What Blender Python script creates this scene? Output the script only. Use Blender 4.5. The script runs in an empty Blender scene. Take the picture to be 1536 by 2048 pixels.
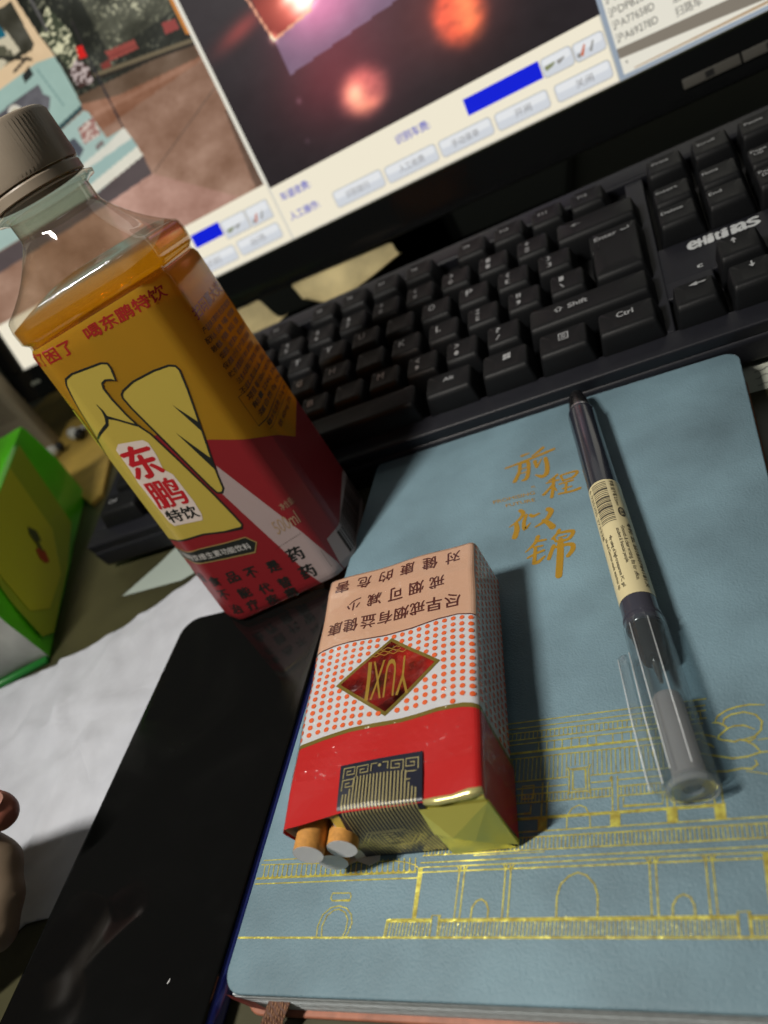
import bpy, bmesh, math, random
import numpy as np
from mathutils import Vector, Matrix
from mathutils.geometry import tessellate_polygon
random.seed(3); rng = np.random.default_rng(3)
S = bpy.context.scene
COL = S.collection
PI = math.pi
# ------------------------------------------------------------------ camera, world, lamps, exposure
# units: metres; helper mm coordinates have their origin at the far left corner of the notebook cover, cover top is 12 mm over the desk
TH = 12.0
def W(x, y, z): return Vector((x, y, z + TH)) * 0.001
R3 = Matrix(((0.8604087276, 0.238940103, 0.450116039), (0.1838801209, 0.678194785, -0.711505400), (-0.475273524, 0.694952848, 0.539588377)))
cam = bpy.data.cameras.new('camera'); co = bpy.data.objects.new('camera', cam); COL.objects.link(co)
m = R3.to_4x4(); m.translation = W(154.364, -263.560, 172.434); co.matrix_world = m
cam.sensor_fit = 'HORIZONTAL'; cam.sensor_width = 36; cam.lens = 36 * 1605 / 1536
cam.clip_start = 0.01; cam.clip_end = 50
cam.dof.use_dof = True; cam.dof.focus_distance = 0.235; cam.dof.aperture_fstop = 15.0
S.camera = co
S.view_settings.view_transform = 'Standard'; S.view_settings.look = 'None'; S.view_settings.exposure = 0; S.view_settings.gamma = 1
wd = bpy.data.worlds.new('World'); S.world = wd; wd.use_nodes = True
wd.node_tree.nodes['Background'].inputs[0].default_value = (0.85, 0.92, 0.75, 1)
wd.node_tree.nodes['Background'].inputs[1].default_value = 0.026
def area(name, loc, target, w, h, power, col, spread=180):
    l = bpy.data.lights.new(name, 'AREA'); l.shape = 'RECTANGLE'; l.size = w; l.size_y = h; l.energy = power; l.color = col
    o = bpy.data.objects.new(name, l); COL.objects.link(o); o.location = loc
    o.rotation_euler = (Vector(target) - Vector(loc)).to_track_quat('-Z', 'Y').to_euler(); l.spread = math.radians(spread); return o
area('desk_lamp', (-0.215, -0.335, 0.70), (0.05, -0.12, 0.0), 0.022, 0.17, 1.42, (1.0, 0.95, 0.87), 84)
area('fill_light', (0.9, -0.7, 1.5), (0.0, 0.0, 0.0), 1.2, 0.12, 1.0, (0.95, 0.97, 1.0))  # added fill from the right for side faces and reflections, source unseen

# ------------------------------------------------------------------ materials
MATS = {}
def mat(name, col, rough=0.5, metal=0.0, spec=0.5, coat=0.0, crough=0.05, noise=0.0, nscale=200.0, bump=0.0, bscale=800.0, emit=None, estr=1.0, trans=0.0, ior=1.45, sss=0, wrink=0.0, wscale=90.0):
    if name in MATS: return MATS[name]
    M = bpy.data.materials.new(name); M.use_nodes = True; nt = M.node_tree; b = nt.nodes['Principled BSDF']
    b.inputs['Base Color'].default_value = (*col, 1); b.inputs['Roughness'].default_value = rough; b.inputs['Metallic'].default_value = metal
    b.inputs['Specular IOR Level'].default_value = spec; b.inputs['Coat Weight'].default_value = coat; b.inputs['Coat Roughness'].default_value = crough
    b.inputs['Transmission Weight'].default_value = trans; b.inputs['IOR'].default_value = ior
    tc = nt.nodes.new('ShaderNodeTexCoord')
    if noise:
        n = nt.nodes.new('ShaderNodeTexNoise'); n.inputs['Scale'].default_value = nscale; n.inputs['Detail'].default_value = 5
        nt.links.new(tc.outputs['Object'], n.inputs['Vector'])
        mx = nt.nodes.new('ShaderNodeMix'); mx.data_type = 'RGBA'
        mx.inputs[6].default_value = tuple(max(0, c * (1 - noise)) for c in col) + (1,); mx.inputs[7].default_value = tuple(min(1, c * (1 + noise)) for c in col) + (1,)
        mr = nt.nodes.new('ShaderNodeMapRange'); mr.inputs[1].default_value = 0.3; mr.inputs[2].default_value = 0.7
        nt.links.new(n.outputs['Fac'], mr.inputs[0]); nt.links.new(mr.outputs[0], mx.inputs[0]); nt.links.new(mx.outputs[2], b.inputs['Base Color'])
    if bump:
        n = nt.nodes.new('ShaderNodeTexNoise'); n.inputs['Scale'].default_value = bscale; n.inputs['Detail'].default_value = 3
        nt.links.new(tc.outputs['Object'], n.inputs['Vector'])
        bp = nt.nodes.new('ShaderNodeBump'); bp.inputs['Strength'].default_value = bump; bp.inputs['Distance'].default_value = 0.0003
        nt.links.new(n.outputs['Fac'], bp.inputs['Height']); nt.links.new(bp.outputs[0], b.inputs['Normal'])
    if wrink:
        n = nt.nodes.new('ShaderNodeTexNoise'); n.inputs['Scale'].default_value = wscale; n.inputs['Detail'].default_value = 2; n.inputs['Distortion'].default_value = 1.5
        nt.links.new(tc.outputs['Object'], n.inputs['Vector'])
        bp = nt.nodes.new('ShaderNodeBump'); bp.inputs['Strength'].default_value = wrink; bp.inputs['Distance'].default_value = 0.002
        nt.links.new(n.outputs['Fac'], bp.inputs['Height']); nt.links.new(bp.outputs[0], b.inputs['Coat Normal'])
    if emit: b.inputs['Emission Color'].default_value = (*emit, 1); b.inputs['Emission Strength'].default_value = estr
    MATS[name] = M; return M
def srgb(r, g, b):
    f = lambda c: (c / 255 / 12.92) if c / 255 <= 0.04045 else ((c / 255 + 0.055) / 1.055) ** 2.4
    return (f(r), f(g), f(b))
def emis(name, rgb, k=1.0):
    return mat(name, (0.01, 0.01, 0.01), 0.35, emit=srgb(*rgb), estr=k, spec=0.3)
def clear(name, tint=(1, 1, 1), fac=0.0, gloss=0.02, ior=1.45, dif=None, difw=0.0, dmix=0.5):
    """thin clear plastic: tinted transparency with a fresnel gloss, optionally some scattering inside"""
    if name in MATS: return MATS[name]
    M = bpy.data.materials.new(name); M.use_nodes = True; nt = M.node_tree
    for n in list(nt.nodes): nt.nodes.remove(n)
    out = nt.nodes.new('ShaderNodeOutputMaterial'); t = nt.nodes.new('ShaderNodeBsdfTransparent'); t.inputs[0].default_value = (*tint, 1)
    g = nt.nodes.new('ShaderNodeBsdfGlossy'); g.inputs['Roughness'].default_value = gloss
    fr = nt.nodes.new('ShaderNodeFresnel'); ge = nt.nodes.new('ShaderNodeNewGeometry'); io = nt.nodes.new('ShaderNodeMapRange')   # thin wall: same reflectance from both sides
    io.inputs[3].default_value = ior; io.inputs[4].default_value = 1 / ior; nt.links.new(ge.outputs['Backfacing'], io.inputs[0]); nt.links.new(io.outputs[0], fr.inputs[0])
    last = t
    if dif:
        d = nt.nodes.new('ShaderNodeBsdfTranslucent'); d.inputs[0].default_value = (*dif, 1)
        d2 = nt.nodes.new('ShaderNodeBsdfDiffuse'); d2.inputs[0].default_value = (*dif, 1)
        a = nt.nodes.new('ShaderNodeMixShader'); a.inputs[0].default_value = dmix; nt.links.new(d2.outputs[0], a.inputs[1]); nt.links.new(d.outputs[0], a.inputs[2])
        mx0 = nt.nodes.new('ShaderNodeMixShader'); mx0.inputs[0].default_value = difw; nt.links.new(t.outputs[0], mx0.inputs[1]); nt.links.new(a.outputs[0], mx0.inputs[2]); last = mx0
    mx = nt.nodes.new('ShaderNodeMixShader'); nt.links.new(fr.outputs[0], mx.inputs[0]); nt.links.new(last.outputs[0], mx.inputs[1]); nt.links.new(g.outputs[0], mx.inputs[2])
    nt.links.new(mx.outputs[0], out.inputs[0]); MATS[name] = M; return M

# ------------------------------------------------------------------ object helpers
def new(name, me, parent=None, smooth=False, angle=None):
    o = bpy.data.objects.new(name, me); COL.objects.link(o)
    if parent is not None: o.parent = parent
    if smooth:
        me.polygons.foreach_set('use_smooth', [True] * len(me.polygons))
        if angle: me.set_sharp_from_angle(angle=math.radians(angle))
    return o
def mesh(name, verts, faces, m, parent=None, smooth=False, angle=None, mats=None, fm=None):
    me = bpy.data.meshes.new(name); me.from_pydata([tuple(v) for v in verts], [], faces)
    for x in (mats or [m]): me.materials.append(x)
    if fm: me.polygons.foreach_set('material_index', fm)
    me.update(); return new(name, me, parent, smooth, angle)
def from_bm(name, bm, m, parent=None, smooth=False, angle=None):
    me = bpy.data.meshes.new(name); bm.to_mesh(me); bm.free()
    for x in (m if isinstance(m, (list, tuple)) else [m]): me.materials.append(x)
    return new(name, me, parent, smooth, angle)
def thing(name, loc, label, cat, group=None):
    o = bpy.data.objects.new(name, None); COL.objects.link(o); o.empty_display_size = 0.02; o.matrix_world = Matrix.Translation(loc)
    tag(o, label, cat, group); return o
def tag(o, label=None, cat=None, group=None, kind=None):
    if label: o['label'] = label
    if cat: o['category'] = cat
    if group: o['group'] = group
    if kind: o['kind'] = kind
    return o
def fix(o):   # children built in world coordinates: keep them there under a moved parent
    o.matrix_parent_inverse = o.parent.matrix_world.inverted(); return o
def box_bm(bm, cx, cy, cz, sx, sy, sz, mtx=None, bevel=0.0, seg=2):
    r = bmesh.ops.create_cube(bm, size=1.0); vs = r['verts']
    for v in vs: v.co = Vector((cx + v.co.x * sx, cy + v.co.y * sy, cz + v.co.z * sz))
    if bevel:
        es = list({e for v in vs for e in v.link_edges}); rr = bmesh.ops.bevel(bm, geom=es, offset=bevel, segments=seg, profile=0.6, affect='EDGES')
        vs = list({v for f in rr['faces'] for v in f.verts} | {v for v in vs if v.is_valid})
    if mtx:
        for v in vs: v.co = mtx @ v.co
    return vs
def tube_bm(bm, pts, radii, n=12, cap=True):
    rings = []
    for i, p in enumerate(pts):
        p = Vector(p); a = Vector(pts[max(i - 1, 0)]); b = Vector(pts[min(i + 1, len(pts) - 1)]); d = (b - a).normalized()
        up = Vector((0, 0, 1)) if abs(d.z) < 0.9 else Vector((1, 0, 0)); u = d.cross(up).normalized(); v = u.cross(d)
        r = radii[i] if hasattr(radii, '__len__') else radii
        rings.append([bm.verts.new(p + (u * math.cos(2 * PI * k / n) + v * math.sin(2 * PI * k / n)) * r) for k in range(n)])
    for a, b in zip(rings[:-1], rings[1:]):
        for k in range(n): bm.faces.new((a[k], a[(k + 1) % n], b[(k + 1) % n], b[k]))
    if cap: bm.faces.new(rings[0][::-1]); bm.faces.new(rings[-1])
def rrect(x0, y0, x1, y1, r, n=6):
    pts = []
    for cx, cy, a in ((x1 - r, y1 - r, 0), (x0 + r, y1 - r, 90), (x0 + r, y0 + r, 180), (x1 - r, y0 + r, 270)):
        for k in range(n + 1):
            t = math.radians(a + 90 * k / n); pts.append((cx + r * math.cos(t), cy + r * math.sin(t)))
    return pts
def slab(name, pts, z0, z1, m, parent=None, bev=0.0, seg=3, zf=None):
    """extrude an outline (mm) from z0 to z1 with rounded rims"""
    bm = bmesh.new(); n = len(pts); prof = []
    if bev:
        for k in range(seg + 1): t = PI / 2 * k / seg; prof.append((bev * (1 - math.sin(t)), z0 + bev * (1 - math.cos(t))))
        prof = prof[::1]
        prof = [(bev * (1 - math.sin(PI / 2 * k / seg)), z0 + bev * (1 - math.cos(PI / 2 * k / seg))) for k in range(seg + 1)]
        prof += [(bev * (1 - math.cos(PI / 2 * k / seg)), z1 - bev * (1 - math.sin(PI / 2 * k / seg))) for k in range(seg + 1)]
    else: prof = [(0, z0), (0, z1)]
    P = np.array(pts, float); nx = np.roll(P, -1, 0) - np.roll(P, 1, 0); nx /= np.linalg.norm(nx, axis=1)[:, None] + 1e-9; N = np.stack([nx[:, 1], -nx[:, 0]], 1)
    rings = [[bm.verts.new(W(*(P[i] - N[i] * ins), z)) for i in range(n)] for ins, z in prof]
    for a, b in zip(rings[:-1], rings[1:]):
        for k in range(n): bm.faces.new((a[k], a[(k + 1) % n], b[(k + 1) % n], b[k]))
    bm.faces.new(rings[0][::-1]); bm.faces.new(rings[-1])
    return from_bm(name, bm, m, parent, True, 35)

# ------------------------------------------------------------------ flat print: polygons, strokes and lettering laid on any surface
_tc = {}
def glyphs(body, bold=0.0):
    key = (body, bold)
    if key not in _tc:
        cu = bpy.data.curves.new('t', 'FONT'); cu.body = body; cu.size = 1; cu.offset = bold; cu.resolution_u = 3
        o = bpy.data.objects.new('t', cu); COL.objects.link(o)
        dg = bpy.context.evaluated_depsgraph_get(); me = bpy.data.meshes.new_from_object(o.evaluated_get(dg)); me.calc_loop_triangles()
        V = np.array([v.co[:2] for v in me.vertices]) if len(me.vertices) else np.zeros((0, 2)); T = [tuple(t.vertices) for t in me.loop_triangles]
        bpy.data.objects.remove(o); bpy.data.curves.remove(cu); bpy.data.meshes.remove(me)
        if len(V): mn = V.min(0); mx = V.max(0); V = (V - mn) / np.maximum(mx - mn, 1e-6); asp = (mx - mn)[0] / max((mx - mn)[1], 1e-6)
        else: asp = 1
        _tc[key] = (V, T, asp)
    return _tc[key]
class Print:
    def __init__(s): s.v = []; s.f = []; s.e = []; s.n = 0
    def lay(s):   # pieces that overlap lie a few microns apart
        s.n += 1; s.e += [(s.n % 16) * 0.0035] * (len(s.v) - len(s.e)); return s
    def poly(s, pts):
        b = len(s.v); s.v += [tuple(p) for p in pts]
        s.f += [tuple(b + i for i in t) for t in tessellate_polygon([[Vector((p[0], p[1], 0)) for p in pts]])]; return s.lay()
    def text(s, body, a, b, up, bold=0.0):
        """fit the lettering in the parallelogram with corners a (bottom left), b (bottom right), up (top left)"""
        V, T, asp = glyphs(body, 0); a = np.array(a, float); b = np.array(b, float); up = np.array(up, float)
        h = np.linalg.norm(up - a); ex = (b - a) / (np.linalg.norm(b - a) + 1e-9); ey = (up - a) / (h + 1e-9)
        for sx, sy in (((0, 0),) if bold < 0.008 else ((-1, 0), (1, 0), (0, 1), (0, -1), (0, 0))):
            k = len(s.v); o = ex * sx * bold * h * 1.1 + ey * sy * bold * h * 0.8
            s.v += [tuple(a + (b - a) * x + (up - a) * y + o) for x, y in V]; s.f += [tuple(k + i for i in t) for t in T]; s.lay()
        return s
    def line(s, pts, w, closed=False):
        pts = [np.array(p, float) for p in pts]
        if closed: pts = pts + [pts[0]]
        n = len(pts); ws = w if hasattr(w, '__len__') else [w] * n
        L = []; Rr = []
        for i in range(n):
            a = pts[max(i - 1, 0)]; b = pts[min(i + 1, n - 1)]
            if closed and i in (0, n - 1): a = pts[-2]; b = pts[1]
            d = b - a; d = d / (np.linalg.norm(d) + 1e-9); nn = np.array([-d[1], d[0]])
            if 0 < i < n - 1:
                d1 = pts[i] - pts[i - 1]; d1 /= np.linalg.norm(d1) + 1e-9; k = 1 / max(0.5, abs(np.dot(nn, np.array([-d1[1], d1[0]]))))
            else: k = 1
            L.append(pts[i] + nn * ws[i] / 2 * k); Rr.append(pts[i] - nn * ws[i] / 2 * k)
        k = len(s.v); s.v += [tuple(p) for p in L] + [tuple(p) for p in Rr]
        for i in range(n - 1): s.f += [(k + i, k + n + i, k + n + i + 1), (k + i, k + n + i + 1, k + i + 1)]
        return s.lay()
    def disc(s, x, y, r, n=12, ry=None):
        return s.poly([(x + r * math.cos(2 * PI * k / n), y + (ry or r) * math.sin(2 * PI * k / n)) for k in range(n)])
    def rect(s, x0, y0, x1, y1): return s.poly([(x0, y0), (x1, y0), (x1, y1), (x0, y1)])
    def build(s, name, fn, m, parent=None, cuts=None, cuts2=None, smooth=False, flip=False):
        bm = bmesh.new(); vs = [bm.verts.new((v_[0], v_[1], e_)) for v_, e_ in zip(s.v, s.e)]
        for f in s.f:
            try: bm.faces.new([vs[i] for i in f])
            except ValueError: pass
        for c in (cuts or []): 
            bmesh.ops.bisect_plane(bm, geom=list(bm.verts) + list(bm.edges) + list(bm.faces), dist=1e-5, plane_co=(c, 0, 0), plane_no=(1, 0, 0))
        for c in (cuts2 or []):
            bmesh.ops.bisect_plane(bm, geom=list(bm.verts) + list(bm.edges) + list(bm.faces), dist=1e-5, plane_co=(0, c, 0), plane_no=(0, 1, 0))
        for f in bm.faces:
            f.normal_update()
            if f.normal.z < 0: f.normal_flip()
        x0, y0 = s.v[0][:2]; sg = 1 if fn is None else None
        for v in bm.verts:
            x, y, e = v.co; c = fn(x, y)
            if e > 1e-6:
                n = (fn(x + 0.05, y) - c).cross(fn(x, y + 0.05) - c)
                if n.length > 1e-16:
                    n.normalize()
                    if flip: n = -n
                    c = c + n * (e * 0.001)
            v.co = c
        if flip: bmesh.ops.reverse_faces(bm, faces=bm.faces)
        return from_bm(name, bm, m, parent, smooth)

# ------------------------------------------------------------------ desk
def desk():
    bm = bmesh.new(); box_bm(bm, 0.0, 0.1, -0.015, 1.6, 1.2, 0.03, bevel=0.002)
    M = mat('desk_top', (0.05, 0.047, 0.022), 0.35, noise=0.5, nscale=14, bump=0.1, bscale=300)
    tag(from_bm('desk_top', bm, M), kind='structure')
desk()

# ------------------------------------------------------------------ notebook
def notebook():
    t = thing('notebook', W(74, -105, -TH), 'blue grey notebook with gold foil characters and gatehouse drawing, under the cigarette pack', 'notebook')
    M = mat('blue_leatherette', (0.14, 0.22, 0.262), 0.52, spec=0.4, noise=0.3, nscale=26, bump=0.8, bscale=1700)
    nt = M.node_tree; n2 = nt.nodes.new('ShaderNodeTexVoronoi'); n2.inputs['Scale'].default_value = 1300
    outl = rrect(0, -210, 148, 0, 6, 8)
    fix(slab('front_cover', outl, -1.2, 0, M, t, bev=0.55))
    fix(slab('back_cover', rrect(-0.5, -211.2, 148, 0, 6, 8), -TH, -TH + 1.3, mat('back_cover_tan', (0.32, 0.12, 0.07), 0.55, noise=0.2, nscale=300), t, bev=0.6))
    # spine on the left long side
    bm = bmesh.new(); n = 10; pr = [(0.6 - 2.6 * math.sin(PI * k / n), -TH + 1 + (TH - 1.6) * (1 - math.cos(PI * k / n)) / 2) for k in range(n + 1)]
    pr += [(p[0] + 1.0, p[1]) for p in pr[::-1]]
    rg = [[bm.verts.new(W(x, y, z)) for x, z in pr] for y in (-203, -7)]
    for k in range(len(pr)): bm.faces.new((rg[0][k], rg[0][(k + 1) % len(pr)], rg[1][(k + 1) % len(pr)], rg[1][k]))
    for r in rg: bm.faces.new(r)
    bmesh.ops.recalc_face_normals(bm, faces=bm.faces)
    fix(from_bm('spine', bm, M, t, True, 40))
    # page block made of slightly uneven signatures
    Mp = mat('page_paper', (0.55, 0.6, 0.62), 0.85, noise=0.12, nscale=500)
    nsig = 9; z0 = -TH + 1.35; hz = (TH - 2.65) / nsig
    for i in range(nsig):
        d = random.uniform(-0.25, 0.35); bm = bmesh.new()
        box_bm(bm, *(W(74.8, -105.1 + d * .2, z0 + hz * (i + .5))), 0.1440, 0.2092 + d * 0.0008, hz * 0.00092, bevel=0.00012, seg=1)
        fix(from_bm('page_section', bm, Mp, t))
    # endpaper corner, brown red with pale print, seen at the near left corner
    bm = bmesh.new(); vs = [bm.verts.new(W(*p)) for p in ((0.6, -209.6, -1.7), (9, -210.6, -3.2), (10.5, -211.0, -8.0), (5, -210.6, -6.8), (1.2, -210.0, -3.6))]
    bm.faces.new(vs); fix(from_bm('endpaper', bm, mat('endpaper_red', (0.13, 0.025, 0.02), 0.5, noise=0.8, nscale=260), t))
    # ribbon marker
    bm = bmesh.new(); rows = [(15.2, -204, -5.5, 3.4), (15.0, -209.5, -5.4, 3.4), (14.0, -212.5, -5.9, 3.3), (11.5, -216.5, -8.2, 3.3), (8.0, -221, -10.6, 3.2), (4, -227, -11.8, 3.2)]
    pr = None
    for x, y, z, w in rows:
        a = [bm.verts.new(W(x - w * (1 - 2 * k / 6), y - 0.35 * w * (1 - 2 * k / 6) * 0.6, z + 0.12 * math.sin(k * 2.1))) for k in range(7)]
        if pr:
            for k in range(6): bm.faces.new((pr[k], pr[k + 1], a[k + 1], a[k]))
        pr = a
    Mr = mat('brown_ribbon', (0.22, 0.10, 0.055), 0.6)
    if True:
        nt = Mr.node_tree; b = nt.nodes['Principled BSDF']; tc = nt.nodes.new('ShaderNodeTexCoord'); wv = nt.nodes.new('ShaderNodeTexWave'); wv.inputs['Scale'].default_value = 260; wv.bands_direction = 'DIAGONAL'; wv.inputs['Distortion'].default_value = 1.2
        wv2 = nt.nodes.new('ShaderNodeTexWave'); wv2.inputs['Scale'].default_value = 420; wv2.bands_direction = 'X'
        mu = nt.nodes.new('ShaderNodeMath'); mu.operation = 'MULTIPLY'; bp = nt.nodes.new('ShaderNodeBump'); bp.inputs['Strength'].default_value = 1; bp.inputs['Distance'].default_value = 0.0006
        nt.links.new(tc.outputs['Object'], wv.inputs[0]); nt.links.new(tc.outputs['Object'], wv2.inputs[0]); nt.links.new(wv.outputs['Fac'], mu.inputs[0]); nt.links.new(wv2.outputs['Fac'], mu.inputs[1]); nt.links.new(mu.outputs[0], bp.inputs['Height']); nt.links.new(bp.outputs[0], b.inputs['Normal'])
        cr = nt.nodes.new('ShaderNodeValToRGB'); cr.color_ramp.elements[0].color = (0.09, 0.035, 0.02, 1); cr.color_ramp.elements[1].color = (0.42, 0.22, 0.12, 1); nt.links.new(mu.outputs[0], cr.inputs[0]); nt.links.new(cr.outputs[0], b.inputs['Base Color'])
    o = from_bm('ribbon_marker', bm, Mr, t); sm = o.modifiers.new('thickness', 'SOLIDIFY'); sm.thickness = 0.0003; fix(o)
    # ---- gold foil
    G = mat('gold_foil', (0.88, 0.70, 0.15), 0.3, metal=0.66, bump=0.6, bscale=900, noise=0.35, nscale=600)
    on = lambda x, y: W(x, y, 0.06)
    p = Print(); w = 0.33
    def L(*pts, w=w): p.line(pts, w)
    H = lambda y, x0, x1, w=w: p.line([(x0, y), (x1, y)], w)
    # roof and eaves of the upper hall (symmetric about x = 92)
    H(-142.3, 60, 123.5); H(-144.1, 61, 123); H(-145.5, 61, 123); H(-147.6, 61, 123); H(-148.9, 60, 122)
    for i in range(52): x = 62 + i * 1.17; L((x, -145.5), (x, -147.6), w=0.2)
    for x in (81.2, 83.4, 85.4, 87.5, 89.9, 92.0, 94.1, 96.3, 100.5, 102.8, 105, 109, 111, 115): L((x, -149), (x, -151.2), w=0.24)
    H(-151.5, 62, 122, 0.65)
    H(-153.1, 62, 121); 
    for i in range(52):
        x = 63 + i * 1.12
        if 89.2 < x < 94.9: L((x, -153.1), (x, -156.7), w=0.22)
        else: L((x, -153.1), (x, -159.6), w=0.22)
    H(-159.6, 62, 89.2); H(-159.7, 94.9, 121)
    H(-161.6, 76, 89); H(-161.6, 95, 99.8); H(-163.3, 76, 89.2); H(-163.4, 94.9, 99.8); H(-165.5, 76, 99.7)
    for i in range(26):
        x = 76.5 + i * 0.92
        if not (89 < x < 95 and False): L((x, -163.4), (x, -165.5), w=0.2)
    # name plaque with flared corners
    p.line([(89.1, -156.9), (89.9, -157.6), (94.0, -157.4), (94.8, -156.7), (94.4, -158.2), (94.6, -163.2), (94.9, -164.3), (94.0, -163.6), (90.0, -163.7), (89.3, -164.3), (89.6, -163.0), (89.5, -158.2)], w, True)
    p.line([(90.4, -157.9), (93.6, -157.9), (93.8, -163.0), (90.5, -163.0)], w, True)
    for x in (100.1, 101.4, 82.8, 84.1, 112.5, 114.0, 122.6, 124.3): L((x, -160.4 if x < 110 else -164.5), (x, -169.4))
    p.line([(100.1, -160.4), (99.6, -160.9), (99.9, -161.6)], w)
    H(-161.5, 101.5, 112); H(-163.2, 101.5, 112); H(-165.6, 101.5, 112.3)
    for i in range(11): x = 102.2 + i * 0.9; L((x, -163.2), (x, -165.6), w=0.2)
    p.line([(102.7, -166.1), (102.6, -168.2), (111.5, -168.3), (111.6, -166.0)], w); p.line([(115.2, -166.0), (115.1, -168.4), (122.2, -168.2), (122.3, -165.1)], w)
    p.line([(80, -166.1), (80, -168.3), (76, -168.3)], w); p.line([(77.5, -161), (80.5, -161), (80.5, -164.5), (77.5, -164.5)], w, True)
    H(-169.6, 60, 124.7, 0.75)
    for x in (82.0, 99.5, 112.2, 122.3): p.rect(x, -172.8, x + 2.35, -169.7)
    p.line([(89.2, -172.8), (89.2, -169.6), (90.4, -167.8), (92.1, -167.1), (93.7, -167.8), (94.7, -170.0), (94.8, -172.8)], 0.3)
    H(-172.9, 60, 140)
    H(-174.3, 52, 142); H(-177.4, 52, 142); H(-178.0, 66, 84, 0.2)
    for i in range(92): x = 52.5 + i * 0.96; L((x, -174.4), (x, -177.4), w=0.24)
    H(-179.2, 51.6, 142, 0.32); H(-180.4, 51.6, 142, 0.32); H(-181.6, 52, 142, 0.36)
    for x in (62.7, 74.6, 107.8, 119.4, ):
        L((x, -181.6), (x, -192.8)); L((x + 1.35, -181.6), (x + 1.35, -192.8))
        for dx in (-0.6, 0.3, 1.1, 2.0): L((x + dx, -180.6), (x + 0.2 + (1.1 if dx > .7 else 0), -181.8), w=0.35)
    p.line([(87.3, -192.7), (87.3, -188.1), (88.1, -185.6), (90.0, -183.8), (92.0, -183.1), (94.0, -183.8), (95.8, -185.8), (96.5, -188.3), (96.4, -192.8)], 0.36)
    p.line([(112.0, -192.8), (112.1, -190.6), (113.1, -189.0), (114.4, -188.4), (115.7, -189.0), (116.4, -190.6), (116.4, -192.9)], 0.36)
    p.line([(66.9, -192.8), (67.0, -190.2), (68.0, -188.8), (69.2, -188.4), (70.4, -189.2), (71.1, -190.7), (71.1, -192.8)], 0.36)
    p.rect(44.9, -193.4, 56.9, -192.5); p.rect(59.0, -193.4, 124.4, -192.6); p.rect(126.7, -193.5, 142, -192.7)
    H(-196.8, 0.6, 142, 0.5)
    for i in range(110):
        x = 45.4 + i * 0.885
        if not (56.6 < x < 59.3 or 124.2 < x < 126.8): L((x, -193.2), (x - 0.15, -196.8), w=0.24)
    L((44.9, -192.7), (44.8, -196.7))
    p.line([(56.9, -196.7), (56.9, -191.9), (58.9, -191.9), (58.9, -196.7)], w); p.line([(124.2, -196.8), (124.5, -192.0), (126.6, -192.0), (126.4, -196.8)], w)
    # left wing wall with tiled coping and moon gate
    H(-176.4, 1.6, 40, 0.3); p.line([(1.2, -177.6), (20, -178.0), (44.2, -178.4), (47.7, -178.9), (50.2, -179.7), (51.4, -180.6), (51.5, -182.5)], 0.3)
    H(-181.4, 0.8, 50.8, 0.55); H(-182.9, 0.8, 51.4, 0.35)
    for i in range(31):
        x = 2.6 + i * 1.58; L((x, -177.8), (x + 0.45, -181.3), w=0.3); p.disc(x + 0.45, -181.1, 0.42, 8)
    p.poly([(51.3, -180.4), (52.6, -180.4), (52.7, -192.6), (51.6, -192.6)]); p.poly([(130.6, -180.5), (134, -180.5), (134, -190.5), (130.4, -190.5)])
    p.line([(27.3, -186.0), (32.7, -186.1), (33.1, -186.9), (33.0, -187.9), (27.6, -187.9), (27.1, -187.2)], w, True)
    p.line([(25.4, -196.6), (25.0, -194.1), (25.8, -191.3), (27.7, -189.7), (30.0, -189.2), (32.5, -189.8), (34.3, -191.4), (35.0, -193.4), (34.5, -195.6), (33.9, -196.7)], 0.3)
    p.line([(26.9, -196.6), (26.3, -194.1), (27.1, -191.6), (28.8, -190.3), (30.3, -190.0), (32.3, -190.8), (33.6, -192.6), (33.6, -195.1), (33.1, -196.6)], 0.3)
    # clouds and pine at the right
    for c in ([(124.6, -149.2), (125.4, -147.5), (127.6, -146.2), (129.9, -145.6), (132.8, -145.4), (136, -146)], [(126.4, -149.8), (126.8, -148.4), (128.4, -147.5), (131.3, -147.2), (133.7, -148.3), (134.8, -150.2), (134.3, -152.4), (132.7, -153.9), (130.0, -154.4)],
              [(124.0, -149.1), (125.5, -149.3), (126.6, -150.1), (127.3, -151.0), (126.2, -151.9), (125.2, -152.7), (124.9, -153.4), (125.7, -153.9), (127.4, -154.3), (128.3, -154.7), (129.6, -154.3), (131.6, -154.9), (133, -154.2)], [(127.3, -151.0), (128.8, -150.6), (130.8, -150.7), (133, -152)],
              [(121.6, -151.9), (123.1, -152.4), (124.6, -153.0)], [(121.7, -154.1), (122.9, -154.7), (123.9, -155.6)], [(120, -156.4), (122.3, -157.3), (125.5, -158.2), (127.4, -158.8), (130.7, -158.7), (133.5, -157.9), (136, -158)],
              [(130.0, -154.2), (132.4, -156.0), (133.5, -157.9)], [(133.2, -154.8), (136, -154.7)], [(122.7, -161.5), (126.0, -161.8), (129.1, -161.4), (131.1, -161.7), (132.4, -160.8), (132.1, -159.6)], [(129.8, -162.1), (134.2, -163.3)], [(118, -145.6), (121.1, -146.2)]):
        p.line(c, [0.22] + [0.42] * (len(c) - 2) + [0.25])
    fix(p.build('foil_line_art', on, G, t))
    # brush characters, traced stroke by stroke
    Cx = lambda x, y: None
    q = Print()
    A0 = np.array(CALM)
    def cm(px, py):
        v = A0 @ np.array([px, py, 1.0]); return (v[0] / v[2], v[1] / v[2])
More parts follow.
